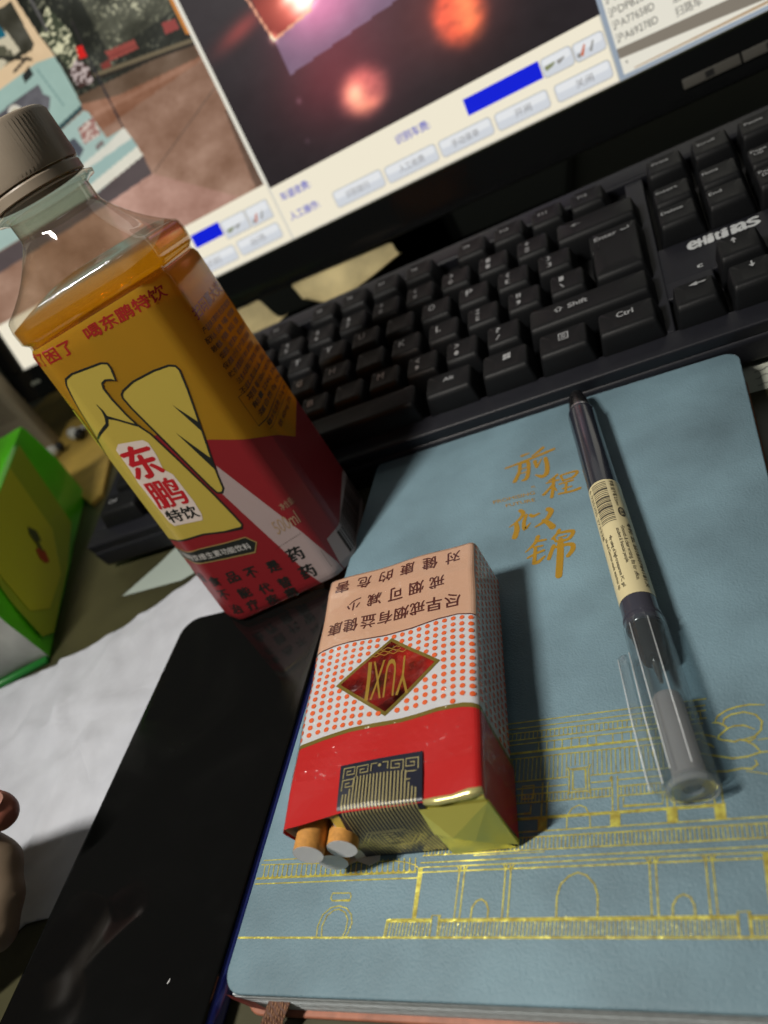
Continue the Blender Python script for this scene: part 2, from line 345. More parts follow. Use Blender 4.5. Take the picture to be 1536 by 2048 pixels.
    for pts, ws in STROKES:
        pts = [np.array(a, float) for a in pts]; n = len(pts); sp = []
        for i in range(n - 1):
            p0 = pts[max(i - 1, 0)]; p1 = pts[i]; p2 = pts[i + 1]; p3 = pts[min(i + 2, n - 1)]
            for k in range(5):
                u = k / 5; sp.append((0.5 * ((2 * p1) + (-p0 + p2) * u + (2 * p0 - 5 * p1 + 4 * p2 - p3) * u * u + (-p0 + 3 * p1 - 3 * p2 + p3) * u ** 3), ws[i] * (1 - u) + ws[i + 1] * u))
        sp.append((pts[-1], ws[-1]))
        q.line([cm(*a) for a, _ in sp], [b * 0.060 for _, b in sp])
        for a, b in (sp[0], sp[-1]): q.disc(*cm(*a), b * 0.0295, 10)
    # small English line
    a, b, u = cm(165, 695), cm(530, 608), cm(158, 668); q.text('PROMISING', a, b, u, 0.01)
    a, b, u = cm(275, 723), cm(532, 668), cm(268, 698); q.text('FUTURE', a, b, u, 0.01)
    a, b, u = cm(497, 556), cm(535, 548), cm(494, 538); q.text('R', a, b, u)
    fix(q.build('foil_characters', on, mat('gold_foil_matt', (0.46, 0.26, 0.025), 0.36, metal=0.4, bump=0.4, bscale=1200), t))
# projective map from the tracing frame to cover millimetres
CALM = ((0.060754009,0.018104411,45.658266),(-0.025634502,-0.082229458,4.6312221),(0.00013022577,0.00019041828,1))
STROKES = [
 ([(412, 272), (440, 262), (475, 248)], [24, 20, 10]), ([(595, 202), (545, 245), (505, 272)], [26, 22, 14]),
 ([(270, 382), (400, 332), (560, 268), (692, 212)], [16, 20, 24, 22]),
 ([(395, 340), (390, 410), (350, 497)], [24, 24, 30]), ([(395, 345), (462, 325), (470, 400), (452, 470), (418, 488)], [16, 24, 26, 30, 16]), ([(405, 388), (450, 374)], [10, 12]), ([(398, 428), (448, 414)], [10, 12]),
 ([(525, 318), (542, 372)], [26, 18]), ([(545, 372), (582, 300)], [14, 10]), ([(618, 292), (634, 360), (628, 425), (592, 452), (532, 440)], [26, 28, 34, 30, 10]),
 ([(722, 438), (690, 466), (648, 492)], [20, 16, 10]), ([(628, 512), (680, 496), (735, 482)], [12, 16, 14]), ([(692, 470), (686, 550), (674, 634)], [20, 22, 22]), ([(682, 525), (645, 570), (604, 612)], [16, 20, 22]), ([(690, 545), (720, 580)], [16, 8]),
 ([(752, 448), (775, 492)], [16, 14]), ([(755, 442), (892, 406), (862, 458), (778, 486)], [14, 20, 22, 12]), ([(742, 520), (862, 484)], [14, 16]), ([(802, 500), (796, 590)], [16, 16]), ([(768, 560), (846, 540)], [12, 14]), ([(738, 606), (850, 582), (918, 556)], [16, 18, 24]),
 ([(396, 752), (424, 776), (385, 835), (304, 898)], [26, 26, 22, 8]), ([(362, 868), (368, 920), (350, 985)], [26, 34, 38]),
 ([(450, 792), (430, 860), (438, 912), (486, 862)], [22, 24, 26, 8]), ([(486, 792), (512, 802), (562, 778)], [22, 24, 16]), ([(640, 738), (668, 762), (620, 838), (532, 896)], [30, 34, 28, 12]), ([(598, 836), (645, 862), (682, 896)], [20, 32, 40]),
 ([(552, 982), (525, 1040), (446, 1118)], [28, 22, 8]), ([(545, 1022), (620, 1008)], [18, 16]), ([(512, 1076), (592, 1060)], [14, 14]), ([(465, 1168), (530, 1132), (604, 1102)], [14, 18, 18]), ([(532, 1080), (520, 1205)], [20, 24]), ([(516, 1216), (560, 1200), (612, 1152)], [22, 26, 12]),
 ([(738, 924), (722, 955), (680, 1000)], [24, 18, 18]), ([(690, 990), (712, 1024)], [14, 16]), ([(722, 952), (858, 932), (818, 1002), (708, 1024)], [16, 26, 22, 14]), ([(735, 990), (800, 972)], [10, 12]),
 ([(690, 1060), (672, 1110), (648, 1175)], [22, 24, 24]), ([(680, 1082), (770, 1056), (850, 1048), (858, 1092), (818, 1148)], [18, 22, 28, 30, 26]), ([(752, 1012), (748, 1150), (736, 1325)], [34, 40, 38])]
notebook()

# ------------------------------------------------------------------ cigarette pack
PK = [np.array(p) for p in ((14.3, -93.9), (65.9, -90.6), (77.8, -175.0), (23.2, -177.3))]
PH = 22.0
def sec(u, r=2.0):
    """rounded cross section of the pack: arc length u (0..53 is the top) -> across, height"""
    if u > 53 / 2: a, z = sec(53 - u, r); return 53 - a, z
    q = PI * r / 2; u0 = 2.0 - (q - r) * 0.5
    if u >= r: return u, PH
    if u >= r - q: t = (r - u) / r; return r - r * math.sin(t), PH - r + r * math.cos(t)
    return 0.0, PH - r - (r - q - u)
def pkw(a, z, v, off_n=(0, 0)):
    s = a / 53; t = v / 84
    p = (1 - t) * ((1 - s) * PK[0] + s * PK[1]) + t * ((1 - s) * PK[3] + s * PK[2])
    return p
def dent(a, v):
    return 0.35 * math.sin(a * 0.23 + v * 0.11) * math.sin(v * 0.17 + 1) + 0.2 * math.exp(-((v - 5 - 0.15 * a) / 2.6) ** 2) + 0.3 * math.sin(math.pi * min(max(v / 84, 0), 1)) 
def pk(u, v, off=0.0):
    a, z = sec(u); a1, z1 = sec(u - 0.2); a2, z2 = sec(u + 0.2); n = np.array([-(z2 - z1), a2 - a1]); n /= np.linalg.norm(n) + 1e-9
    a += n[0] * off; z += n[1] * off
    if z > 2: z += dent(a, v) * min(1, (z - 2) / 18)
    e = max(0, 1.2 - v) if v < 1.2 else 0
    z -= e * 0.5 if z > 11 else -e * 0.5
    p = pkw(a, z, v); return W(p[0], p[1], max(z, 0.15))
def pe(a, v, off=0.0):
    """strip that runs along the top (v up to 84) and folds down over the near end"""
    r = 1.6; vv = v - (84.2 - r); h = PH + 0.1
    if vv <= 0: y, z, ny, nz = v, h, 0, 1
    elif vv < PI * r / 2: t = vv / r; y, z, ny, nz = 84.2 - r + r * math.sin(t), h - r + r * math.cos(t), math.sin(t), math.cos(t)
    else: d = vv - PI * r / 2; bl = math.sin(min(d / 18, 1) * PI) * 0.8; y, z, ny, nz = 84.2 + bl, h - r - d, 1, 0
    y += ny * off; z += nz * off + (dent(a, v) if vv < 0 else 0)
    p = pkw(a, z, y); return W(p[0], p[1], max(z, 0.1))
PCUT = [-1.14 + 3.14 * k / 5 for k in range(6)] + [51 + 3.14 * k / 5 for k in range(6)] + [5 + 3 * k for k in range(16)]
PCUT2 = [0.6, 1.2, 2.2, 3.2, 4.4, 5.6, 7, 8.5, 10, 12, 14.5] + [17 + 3 * k for k in range(22)]
def pack():
    t = thing('cigarette_pack', W(46, -134, 0), 'opened soft cigarette pack with dotted wrapper, red band and gold foil end, on the notebook', 'cigarette pack')
    fw = dict(coat=0.6, crough=0.06, wrink=0.25, wscale=70)
    Mp = mat('pack_peach', (0.48, 0.285, 0.19), 0.5, **fw); Mw = mat('pack_white', (0.50, 0.50, 0.52), 0.5, **fw); Mr = mat('pack_red', (0.42, 0.012, 0.012), 0.42, **fw)
    Mo = mat('pack_orange', (0.62, 0.10, 0.02), 0.5, **fw); Mb = mat('pack_brown_ink', (0.07, 0.012, 0.01), 0.5, **fw); Mg = mat('pack_gold_ink', (0.20, 0.15, 0.03), 0.4, metal=0.4, **fw)
    # wrapper tube, white base
    us = sorted([-18 + 0 * k for k in range(1)] + [-10, -4] + PCUT + [57, 63, 71]); vs = [0] + PCUT2 + [84]
    V = []; F = []; NU = len(us)
    for v in vs:
        for u in us: V.append(pk(u, v + (1.9 * max(0, min(1, 1 - u / 17)) * min(1, max(0, (u + 17) / 16)) if v == 84 else 0)))
    for j in range(len(vs) - 1):
        for i in range(NU - 1): F.append((j * NU + i, j * NU + i + 1, (j + 1) * NU + i + 1, (j + 1) * NU + i))
    n0 = len(V)
    F.append(tuple(range(NU))[::-1])   # closed far end
    # bottom
    F.append((0, (len(vs) - 1) * NU, len(vs) * NU - 1, NU - 1))
    fix(mesh('wrapper', V, F, Mw, t, True, 50))
    wave = [(-21, 32.5), (-6, 34), (0, 31.9), (3, 30.6), (6.9, 29.8), (12, 29.5), (16.0, 29.6), (24.9, 30.4), (33.3, 30.1), (41.6, 28.9), (47.5, 28.8), (51, 29.8), (56, 31), (73, 34)]
    wave2 = [(-21, 66), (-4, 64.5), (1.2, 62.9), (7.9, 61.5), (16.0, 60.7), (23.9, 60.4), (31.6, 60.1), (41.6, 59.2), (48.8, 59.3), (53.0, 60.1), (58, 62), (73, 65)]
    b = lambda P_, nm, M, off: fix(P_.build(nm, lambda x, y: pk(x, y, off), M, t, PCUT, PCUT2, False, True))
    wave_t = [w_ for w_ in wave if -1 < w_[0] < 52.9] + [(52.9, 30.2)]
    b(Print().poly([(-1.2, 0)] + [(-1.2, 32.3)] + wave_t + [(52.9, 0)]), 'peach_panel', Mp, 0.06)
    b(Print().poly([(-18, 84)] + [(-18, 66)] + wave2[1:] + [(73, 84), (53, 84.1), (17, 84.3), (12, 85.0), (6, 86.1), (0, 86.9), (-1.5, 86.8), (-6, 86.0), (-12, 85.0)]), 'red_band', Mr, 0.11)
    b(Print().line([(-1.2, 32.3)] + wave_t, 0.42), 'panel_edge_line', Mb, 0.09)
    b(Print().line([(x, y + 0.4) for x, y in wave2], 1.25), 'gold_edge_line', Mg, 0.15)
    d = Print()
    def wv(x, w): 
        for (a, c), (e, f) in zip(w[:-1], w[1:]):
            if a <= x <= e: return c + (f - c) * (x - a) / (e - a)
        return w[-1][1]
    for i in range(-7, 27):
        x = 0.6 + i * 2.68
        for j in range(0, 30):
            y = (wv(x, wave) if -1.5 < x < 53.2 else 0.2) + 1.35 + j * 2.33
            if y > wv(x, wave2) - 1.1: break
            # keep the badge clear
            if 0 < x < 53 and abs(x - 26.3) / 16.6 + abs(y - 45.2) / 13.4 < 1.0: continue
            d.disc(x, y, 0.78, 10)
    b(d, 'dot_pattern', Mo, 0.10)
    D = [(26.7, 32.0), (42.5, 44.2), (26.7, 58.5), (9.9, 45.3)]; cx, cy = 26.45, 45.0
    ins = lambda k: [(cx + (x - cx) * k, cy + (y - cy) * k) for x, y in D]
    b(Print().poly(D), 'badge_border', mat('badge_gold', (0.33, 0.25, 0.05), 0.3, metal=0.7, wrink=0.2, coat=0.3), 0.13)
    b(Print().poly(ins(0.9)), 'badge', mat('badge_red', (0.30, 0.012, 0.01), 0.22, metal=0.55, noise=0.9, nscale=130, bump=0.8, bscale=180, coat=0.5), 0.17)
    w = Print()
    for k in range(3): w.line([(cx - 3.0 - k * 1.1 + x * 0.55, 35.6 + k * 0.95 + 0.3 * math.sin(x * 1.2) - 0.0 * x) for x in range(int(12 + 4 * k))], 0.28)
    # lettering reads from the open end: upside down in the picture
    gt = mat('badge_text_gold', (0.40, 0.26, 0.04), 0.35, metal=0.5)
    for ch, x0, x1 in (('Y', 33.2, 29.4), ('U', 28.9, 25.6), ('X', 25.2, 21.6), ('I', 21.1, 20.0)): w.text(ch, (x0, 39.4), (x1, 39.4), (x0, 52.6), 0.0)
    b(w, 'badge_lettering', gt, 0.20)
    tx = Print(); sz = 4.9
    for row, cs, y in (('对健康的危害', (45.9, 38.1, 30.2, 22.2, 14.1, 6.1), 5.1), ('戒烟可减少', (40.7, 33.8, 26.5, 19.0, 11.5), 14.2), ('尽早戒烟有益健康', (45.9, 40.1, 34.6, 29.2, 23.5, 17.7, 11.7, 6.1), 22.9)):
        for c, x in zip(row, cs): tx.text(c, (x + sz / 2, y - sz / 2), (x - sz / 2, y - sz / 2), (x + sz / 2, y + sz / 2 * 1.05), 0.02)
    b(tx, 'warning_text', Mb, 0.10)
    # tear line of the clear film on the near right edge
    # foil end
    Mf = mat('gold_foil_end', (0.66, 0.62, 0.14), 0.3, metal=0.5, wrink=0.4, bump=0.35, bscale=160)
    EC2 = [82.6 + k * 0.42 for k in range(7)] + [86.5, 88, 89.5, 91, 93, 95, 97, 99, 101, 103]
    f = Print().poly([(13, 83.6), (38, 84.2), (45, 83.2), (53, 82.7), (53.2, 105), (12, 105)]); fix(f.build('foil_end', lambda x, y: pe(x, y, 0.12), Mf, t, [20, 26, 32, 38, 44, 49], EC2, True, True))
    bm = bmesh.new(); tube_bm(bm, [pe(38.6, 84.0, -0.1), pe(42, 84.1, 0.15), pe(46, 83.9, 0.0), pe(50, 83.4, 0.2), pe(53.0, 83.1, -0.1)], [0.0007, 0.001, 0.0009, 0.0012, 0.0009], 10); fix(from_bm('foil_highlight', bm, mat('foil_highlight', (0.75, 0.68, 0.28), 0.3, metal=0.6), t, True))  # pale tube added along the fold to stand for its highlight
    V = [pe(53.4, 85.6, 0.5), pe(53.0, 104.6, 1.2), pe(45.4, 97.0, 2.8), pe(41.4, 93.4, 3.2), pe(36.9, 93.0, 2.0), pe(36.6, 85.4, 0.6)]
    fix(mesh('foil_flap', V + [v + Vector((0, 0.0006, -0.0002)) for v in V], [(0, 1, 2), (0, 2, 3), (0, 3, 5), (3, 4, 5), (6, 8, 7), (6, 9, 8), (6, 11, 9), (9, 11, 10), (1, 7, 8, 2), (2, 8, 9, 3), (3, 9, 10, 4)], Mf, t))
    V = [pe(45.5, 98.4, 0.3), pe(52.6, 105.2, 1.6), pe(36, 105.2, 1.5), pe(36, 94.4, 0.3), pe(41.0, 94.9, 0.25)]
    fix(mesh('foil_flap', V, [(0, 1, 2), (0, 2, 3), (0, 3, 4)], Mf, t))
    # tax seal, navy with gold key pattern and stripes
    Ms = mat('seal_navy', (0.008, 0.010, 0.022), 0.42, coat=0.12, crough=0.25); Msg = mat('seal_gold', (0.28, 0.24, 0.11), 0.45, metal=0.1, coat=0.12, crough=0.25)
    sl = Print().poly([(15.3, 71.4), (38.2, 70.9), (38.5, 84), (37.0, 104.8), (12.2, 104.8), (15.9, 85)])
    fe = lambda off: (lambda x, y: pe(x, y, off))
    fix(sl.build('seal', fe(0.42), Ms, t, [20, 26, 32], EC2, True, True))
    g = Print()
    for k in range(22):
        x = 17.2 + k * 0.93; y0 = 75.4 if 2 < k < 19 else (78.6 if k in (2, 19) else 79.8)
        g.line([(x, y0), (x, 84), (x - 0.7 * (1 - k / 22), 94), (x - 1.4 * (1 - k / 22), 104)], [0.36, 0.40, 0.2, 0.16])
    for x0, sg in ((16.6, 1), (37.2, -1)):
        for kx, ky in ((0, 0), (3.9, 0.1), (0, 3.4)):
            a = x0 + sg * kx; y = 72.5 + ky
            g.line([(a, y + 2.9), (a, y), (a + sg * 3.2, y), (a + sg * 3.2, y + 2.0), (a + sg * 1.0, y + 2.0), (a + sg * 1.0, y + 1.0), (a + sg * 2.2, y + 1.0)], 0.26)
    g.line([(24.6, 74.6), (24.6, 72.6), (26.2, 72.6)], 0.26); g.line([(29.2, 74.6), (29.2, 72.6), (27.7, 72.6)], 0.26); g.disc(26.95, 73.3, 0.45, 10)
    # emblem on the folded part
    for rr in (1.0, 0.84): g.line([(24.4 + x * rr, 95.3 + y * rr) for x, y in ((-8.4, 1.2), (-4.5, -3.6), (5.0, -3.6), (8.4, -0.6), (4.6, 4.0), (-5.4, 4.0))], 0.3, True)
    for sg in (-1, 1):
        for k in range(4): g.disc(24.4 + sg * (0.9 + 0.2 * k) + k * 0.3, 93.2 + k * 1.1, 0.85, 8, 0.35)
    fix(g.build('seal_pattern', fe(0.58), Msg, t, [20, 26, 32], EC2, False, True))
    # torn white liner round the opening
    Ml = mat('liner_paper', (0.62, 0.60, 0.57), 0.8)
    def strip(pts, w, dirv):
        V = [W(*p) for p in pts]; V2 = [W(p[0] + dirv[0] * w * (0.7 + 0.5 * random.random()), p[1] + dirv[1] * w * (0.7 + 0.6 * random.random()), p[2] + dirv[2] * w) for p in pts]; n = len(V)
        o = mesh('torn_liner', V + V2, [(i, i + 1, n + i + 1, n + i) for i in range(n - 1)], Ml, t, True); sm = o.modifiers.new('thickness', 'SOLIDIFY'); sm.thickness = 0.00015; fix(o)
    strip([(23.3, -176.0, 20.6), (25.5, -176.2, 21.2), (28, -176.4, 21.0), (31, -176.2, 21.2), (34, -176.0, 20.9), (38, -175.9, 20.8)], 1.1, (0.05, -1, -0.1))
    strip([(23.2, -176.0, 20.4), (22.9, -176.2, 17), (22.8, -176.2, 12), (22.9, -176.2, 7), (23.4, -176, 3.0)], 2.1, (-0.05, -1, 0.0))
    strip([(23.5, -176.0, 1.2), (26, -176.0, 0.7), (29, -176, 0.8), (33, -175.6, 0.7), (37, -175.4, 0.8), (40, -175, 1.0)], 3.4, (0.1, -1, 0.02))
    # white paper edge beside the seal
    V = [pe(13.2, 84.5, 0.05), pe(16.5, 84.5, 0.05), pe(14.0, 104.5, 0.1), pe(9.5, 105.5, 0.8), pe(10.8, 96, 0.6)]
    fix(mesh('torn_liner', V, [(0, 1, 2, 3, 4)], Ml, t))
    # dark inside
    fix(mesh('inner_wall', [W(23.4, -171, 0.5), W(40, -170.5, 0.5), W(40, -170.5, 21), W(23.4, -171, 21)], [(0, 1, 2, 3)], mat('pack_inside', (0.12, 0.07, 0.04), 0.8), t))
    # clear film over the wrapper with a crease along the right shoulder
    cf = Print().poly([(-20, 0.4), (73, 0.4), (73, 74), (-20, 74.5)])
    Mcf = clear('pack_film', (1, 1, 1), gloss=0.12, ior=1.3)
    nt = Mcf.node_tree; gl = [n for n in nt.nodes if n.type == 'BSDF_GLOSSY'][0]; n = nt.nodes.new('ShaderNodeTexNoise'); n.inputs['Scale'].default_value = 260; n.inputs['Distortion'].default_value = 2; tcn = nt.nodes.new('ShaderNodeTexCoord'); bp = nt.nodes.new('ShaderNodeBump'); bp.inputs['Strength'].default_value = 0.6; bp.inputs['Distance'].default_value = 0.001
    nt.links.new(tcn.outputs['Object'], n.inputs['Vector']); nt.links.new(n.outputs['Fac'], bp.inputs['Height']); nt.links.new(bp.outputs[0], gl.inputs['Normal'])
    fix(cf.build('clear_film', lambda x, y: pk(x, y, 0.32 + (0.18 * math.sin(y * 2.9 + x) if x > 52.5 or x < 0 else 0.03 * math.sin(y))), Mcf, t, PCUT + [54.5, 55.5, 56.5, 58, 60, 63, 66, 69], sorted(set(PCUT2 + [1.5 * k for k in range(1, 49)])), True, True))
    # cigarettes
    Mt = mat('filter_tipping', (0.50, 0.235, 0.055), 0.55, noise=0.15, nscale=900); Mc = mat('filter_end', (0.8, 0.8, 0.82), 0.9, bump=0.6, bscale=5000); Mk = mat('cigarette_paper', (0.7, 0.69, 0.66), 0.8)
    for (x, y, z), lab in (((29.3, -183.8, 16.1), 'leftmost cigarette in the torn pack, its orange filter sticking out furthest'), ((36.8, -181.3, 13.2), 'cigarette nearest the seal in the torn pack, half hidden orange filter'), ((31.0, -181.8, 7.6), 'lowest cigarette in the torn pack, showing only its white filter end')):
        c = thing('cigarette', W(x, y, z), lab, 'cigarette', 'cigarettes in the open pack')
        dx = Vector((-0.105, 0.992, -0.045 if z > 10 else 0.0)).normalized() * 0.001
        bm = bmesh.new(); e = W(x, y, z); tube_bm(bm, [e + dx * 0.05, e + dx * 25], 0.00388, 28, False); fix(from_bm('filter', bm, Mt, c, True, 40))
        bm = bmesh.new(); tube_bm(bm, [e + dx * 0.03, e + dx * 1.5], [0.00382, 0.0038], 28, True); fix(from_bm('filter_end', bm, Mc, c, True, 40))
        bm = bmesh.new(); tube_bm(bm, [e + dx * 25, e + dx * 70], 0.0038, 20, True); fix(from_bm('paper_tube', bm, Mk, c, True, 40))
pack()

# ------------------------------------------------------------------ pen
PA = np.array([91.0, -5.0]); PD = np.array([29.0, -166.0]); PL = np.linalg.norm(PD); PD = PD / PL; PN = np.array([-PD[1], PD[0]])
def penp(d, lat, z): q = PA + PD * d + PN * lat; return W(q[0], q[1], z)
def pens(d, arc, r, zc=5.6): a = arc / r; return penp(d, r * math.sin(a), zc + r * math.cos(a))
def lathe(name, prof, m, parent, zc=5.6, n=40, cap=(True, True), sharp=35):
    bm = bmesh.new(); rings = [[bm.verts.new(penp(d, r * math.sin(2 * PI * k / n), zc + r * math.cos(2 * PI * k / n))) for k in range(n)] for d, r in prof]
    for a, b in zip(rings[:-1], rings[1:]):
        for k in range(n): bm.faces.new((a[k], a[(k + 1) % n], b[(k + 1) % n], b[k]))
    if cap[0]: bm.faces.new(rings[0][::-1])
    if cap[1]: bm.faces.new(rings[-1])
    bmesh.ops.recalc_face_normals(bm, faces=bm.faces)
    return fix(from_bm(name, bm, m, parent, True, sharp))
def pen():
    t = thing('pen', penp(84, 0, 0), 'black rollerball pen with cream barcode sleeve and clear cap, lying across the notebook', 'pen')
    Mn = mat('pen_navy', (0.016, 0.019, 0.03), 0.22, coat=0.5); Mk = mat('pen_black', (0.008, 0.008, 0.009), 0.18)
    lathe('end_plug', [(-0.5, 1.0), (0, 1.9), (1, 2.6), (4, 3.2), (8, 3.7), (11.5, 4.1)], Mk, t)
    lathe('collar', [(11.5, 4.15), (12.2, 4.3), (12.8, 4.25)], mat('pen_collar', (0.35, 0.35, 0.37), 0.2, metal=0.8), t)
    lathe('barrel', [(12.8, 4.2), (13.6, 4.75), (15, 4.95), (60, 4.95), (119, 4.95), (119.5, 4.6)], Mn, t)
    R_ = 5.03
    n = 36; sl = Print().rect(60.3, -14.5, 110.5, 14.5)
    cu = [k * 0.6 for k in range(-24, 25)]
    fix(sl.build('paper_sleeve', lambda x, y: pens(x, y, R_), mat('sleeve_cream', (0.60, 0.52, 0.30), 0.42, coat=0.4), t, None, cu, True))
    b = Print(); d = 61.4
    ws = [.5, .5, .4, .4, 1.3, .4, .5, .5, 1.2, .4, .4, .9, .4, .5, 1.3, .4, .5, .4, 1.0, .4, .5, .4, .4]
    random.seed(5)
    for w in ws:
        b.rect(d, -3.4, d + w * 0.7, 1.5); d += w * 0.7 + random.choice((.3, .4, .55))
    b.text('6 935205 373338', (61.5, -5.0), (85.5, -5.0), (61.5, -3.9))
    b.text('学霸 速干笔 0.5mm', (61, 2.6), (73.6, 2.6), (61, 3.9), 0.01)
    b.poly([(76.6 + 2.3 * math.cos(2 * PI * k / 16), 3.8 + 1.15 * math.sin(2 * PI * k / 16)) for k in range(16)])
    b.text('专利: ZL 201830784181.X', (81.5, 4.0), (108.5, 4.0), (81.5, 5.4), 0.012)
    b.text('•Smooth & clear writing, fits for office,', (83, 1.7), (106, 1.7), (83, 3.1), 0.012)
    b.text('student & financial people.', (84, 0.3), (99, 0.3), (84, 1.55), 0.012)
    b.text('•By using of high-transparent PC, gel', (86, -2.4), (107, -2.4), (86, -1.1), 0.012)
    b.text('ink and German made stainless tip.', (86, -4.1), (107, -4.1), (86, -2.8), 0.012)
    fix(b.build('sleeve_print', lambda x, y: pens(x, y, R_ + 0.05), mat('sleeve_ink', (0.05, 0.042, 0.03), 0.5), t, None, cu))
    w = Print(); w.text('0.5', (75.2, 3.3), (78, 3.3), (75.2, 4.4)); fix(w.build('sleeve_print', lambda x, y: pens(x, y, R_ + 0.1), mat('sleeve_cream', (0, 0, 0)), t, None, cu))
    # smoky window and rings before the cap
    lathe('smoky_ring', [(110.6, 5.0), (115.6, 5.0), (115.9, 5.25), (116.5, 5.25), (116.8, 5.0), (119.3, 5.05)], mat('smoky_plastic', (0.045, 0.045, 0.06), 0.12, coat=0.6), t, cap=(False, False))
    lathe('grip', [(119, 4.4), (122, 4.2), (124, 3.9), (128.5, 3.4), (130, 3.0), (130.6, 1.8)], Mk, t)
    lathe('nib', [(130.6, 1.2), (134, 0.9), (137, 0.45)], mat('nib_steel', (0.5, 0.5, 0.5), 0.2, metal=1), t)
    # grey inner sleeve of the cap
    lathe('inner_cap', [(141.5, 3.1), (142.2, 3.5), (144, 3.65), (163.2, 3.75), (163.6, 3.3)], clear('inner_cap_plastic', (0.75, 0.72, 0.72), gloss=0.1, dif=(0.62, 0.57, 0.57), difw=0.72), t)
    lathe('inner_spring_seat', [(142.5, 2.2), (144.5, 2.4), (145.5, 1.2)], mat('dark_plug', (0.05, 0.04, 0.045), 0.4), t)
    Mc = clear('cap_clear', (0.90, 0.93, 0.94), gloss=0.03, ior=1.55, dif=(0.62, 0.68, 0.72), difw=0.05)
    lathe('clear_cap', [(118.2, 5.35), (118.4, 5.6), (119.2, 5.65), (140, 5.7), (165.4, 5.75), (166.2, 5.5), (166.5, 4.9), (166.1, 4.5), (165.6, 3.9), (165.4, 1.6), (164.9, 1.0)], Mc, t, cap=(False, True))
    lathe('clear_cap_wall', [(119.2, 5.15), (163.5, 5.1), (164.2, 4.0)], Mc, t, cap=(False, True))
    # thin pale ribs added along the cap as its edge highlights
    for a in (-0.55, 0.35):
        bm = bmesh.new(); tube_bm(bm, [pens(120, a * 5.6, 5.75), pens(163, a * 5.6, 5.8)], 0.00012, 6); fix(from_bm('highlight_rib', bm, mat('highlight_rib', (0.75, 0.78, 0.8), 0.1, coat=1), t, True))
    lathe('cap_end', [(165.2, 5.6), (166.0, 5.78), (166.8, 5.6), (166.9, 5.2), (166.7, 4.9)], clear('cap_end_plastic', (0.8, 0.82, 0.84), gloss=0.05, ior=1.5, dif=(0.75, 0.8, 0.84), difw=0.25), t, cap=(False, False))
    lathe('cap_end_disc', [(166.0, 4.8), (166.15, 2.2), (165.6, 1.9), (165.5, 0.4)], clear('cap_disc_plastic', (0.85, 0.87, 0.88), gloss=0.05, ior=1.5, dif=(0.6, 0.64, 0.68), difw=0.35), t, cap=(False, True))
    for dl, dz in ((-9.2, 5.0), (-5.8, 6.6)):
        bm = bmesh.new(); tube_bm(bm, [penp(126, dl + 0.2, dz), penp(145, dl - 0.1, dz + 0.3), penp(164, dl, dz + 0.4)], 0.00014, 6); fix(from_bm('clip_highlight', bm, mat('highlight_rib', (0, 0, 0)), t, True))  # pale tubes added along the clip as bright edge highlights
    # clip to the left of the cap
    pr = [(124.8, -7.3, 4.0, 1.6, 1.0), (126.5, -7.5, 5.0, 2.0, 1.8), (130, -7.6, 5.4, 2.1, 1.5), (145, -7.7, 5.6, 2.2, 1.4), (158, -7.7, 5.7, 2.3, 1.5), (163.5, -7.4, 5.7, 2.5, 1.9), (165.3, -6.6, 5.6, 2.6, 2.2)]
    bm = bmesh.new(); rg = []
    for d, l, z, w, h in pr: rg.append([bm.verts.new(penp(d, l + a * w / 2, z + c * h)) for a, c in ((-1, -.8), (-.6, -1), (.6, -1), (1, -.8), (1, .8), (.6, 1), (-.6, 1), (-1, .8))])
    for a, c in zip(rg[:-1], rg[1:]):
        for k in range(8): bm.faces.new((a[k], a[(k + 1) % 8], c[(k + 1) % 8], c[k]))
    bm.faces.new(rg[0]); bm.faces.new(rg[-1]); bmesh.ops.recalc_face_normals(bm, faces=bm.faces)
    fix(from_bm('clip', bm, clear('clip_clear', (0.86, 0.89, 0.9), gloss=0.03, ior=1.55, dif=(0.6, 0.66, 0.7), difw=0.12), t, True, 40))
pen()

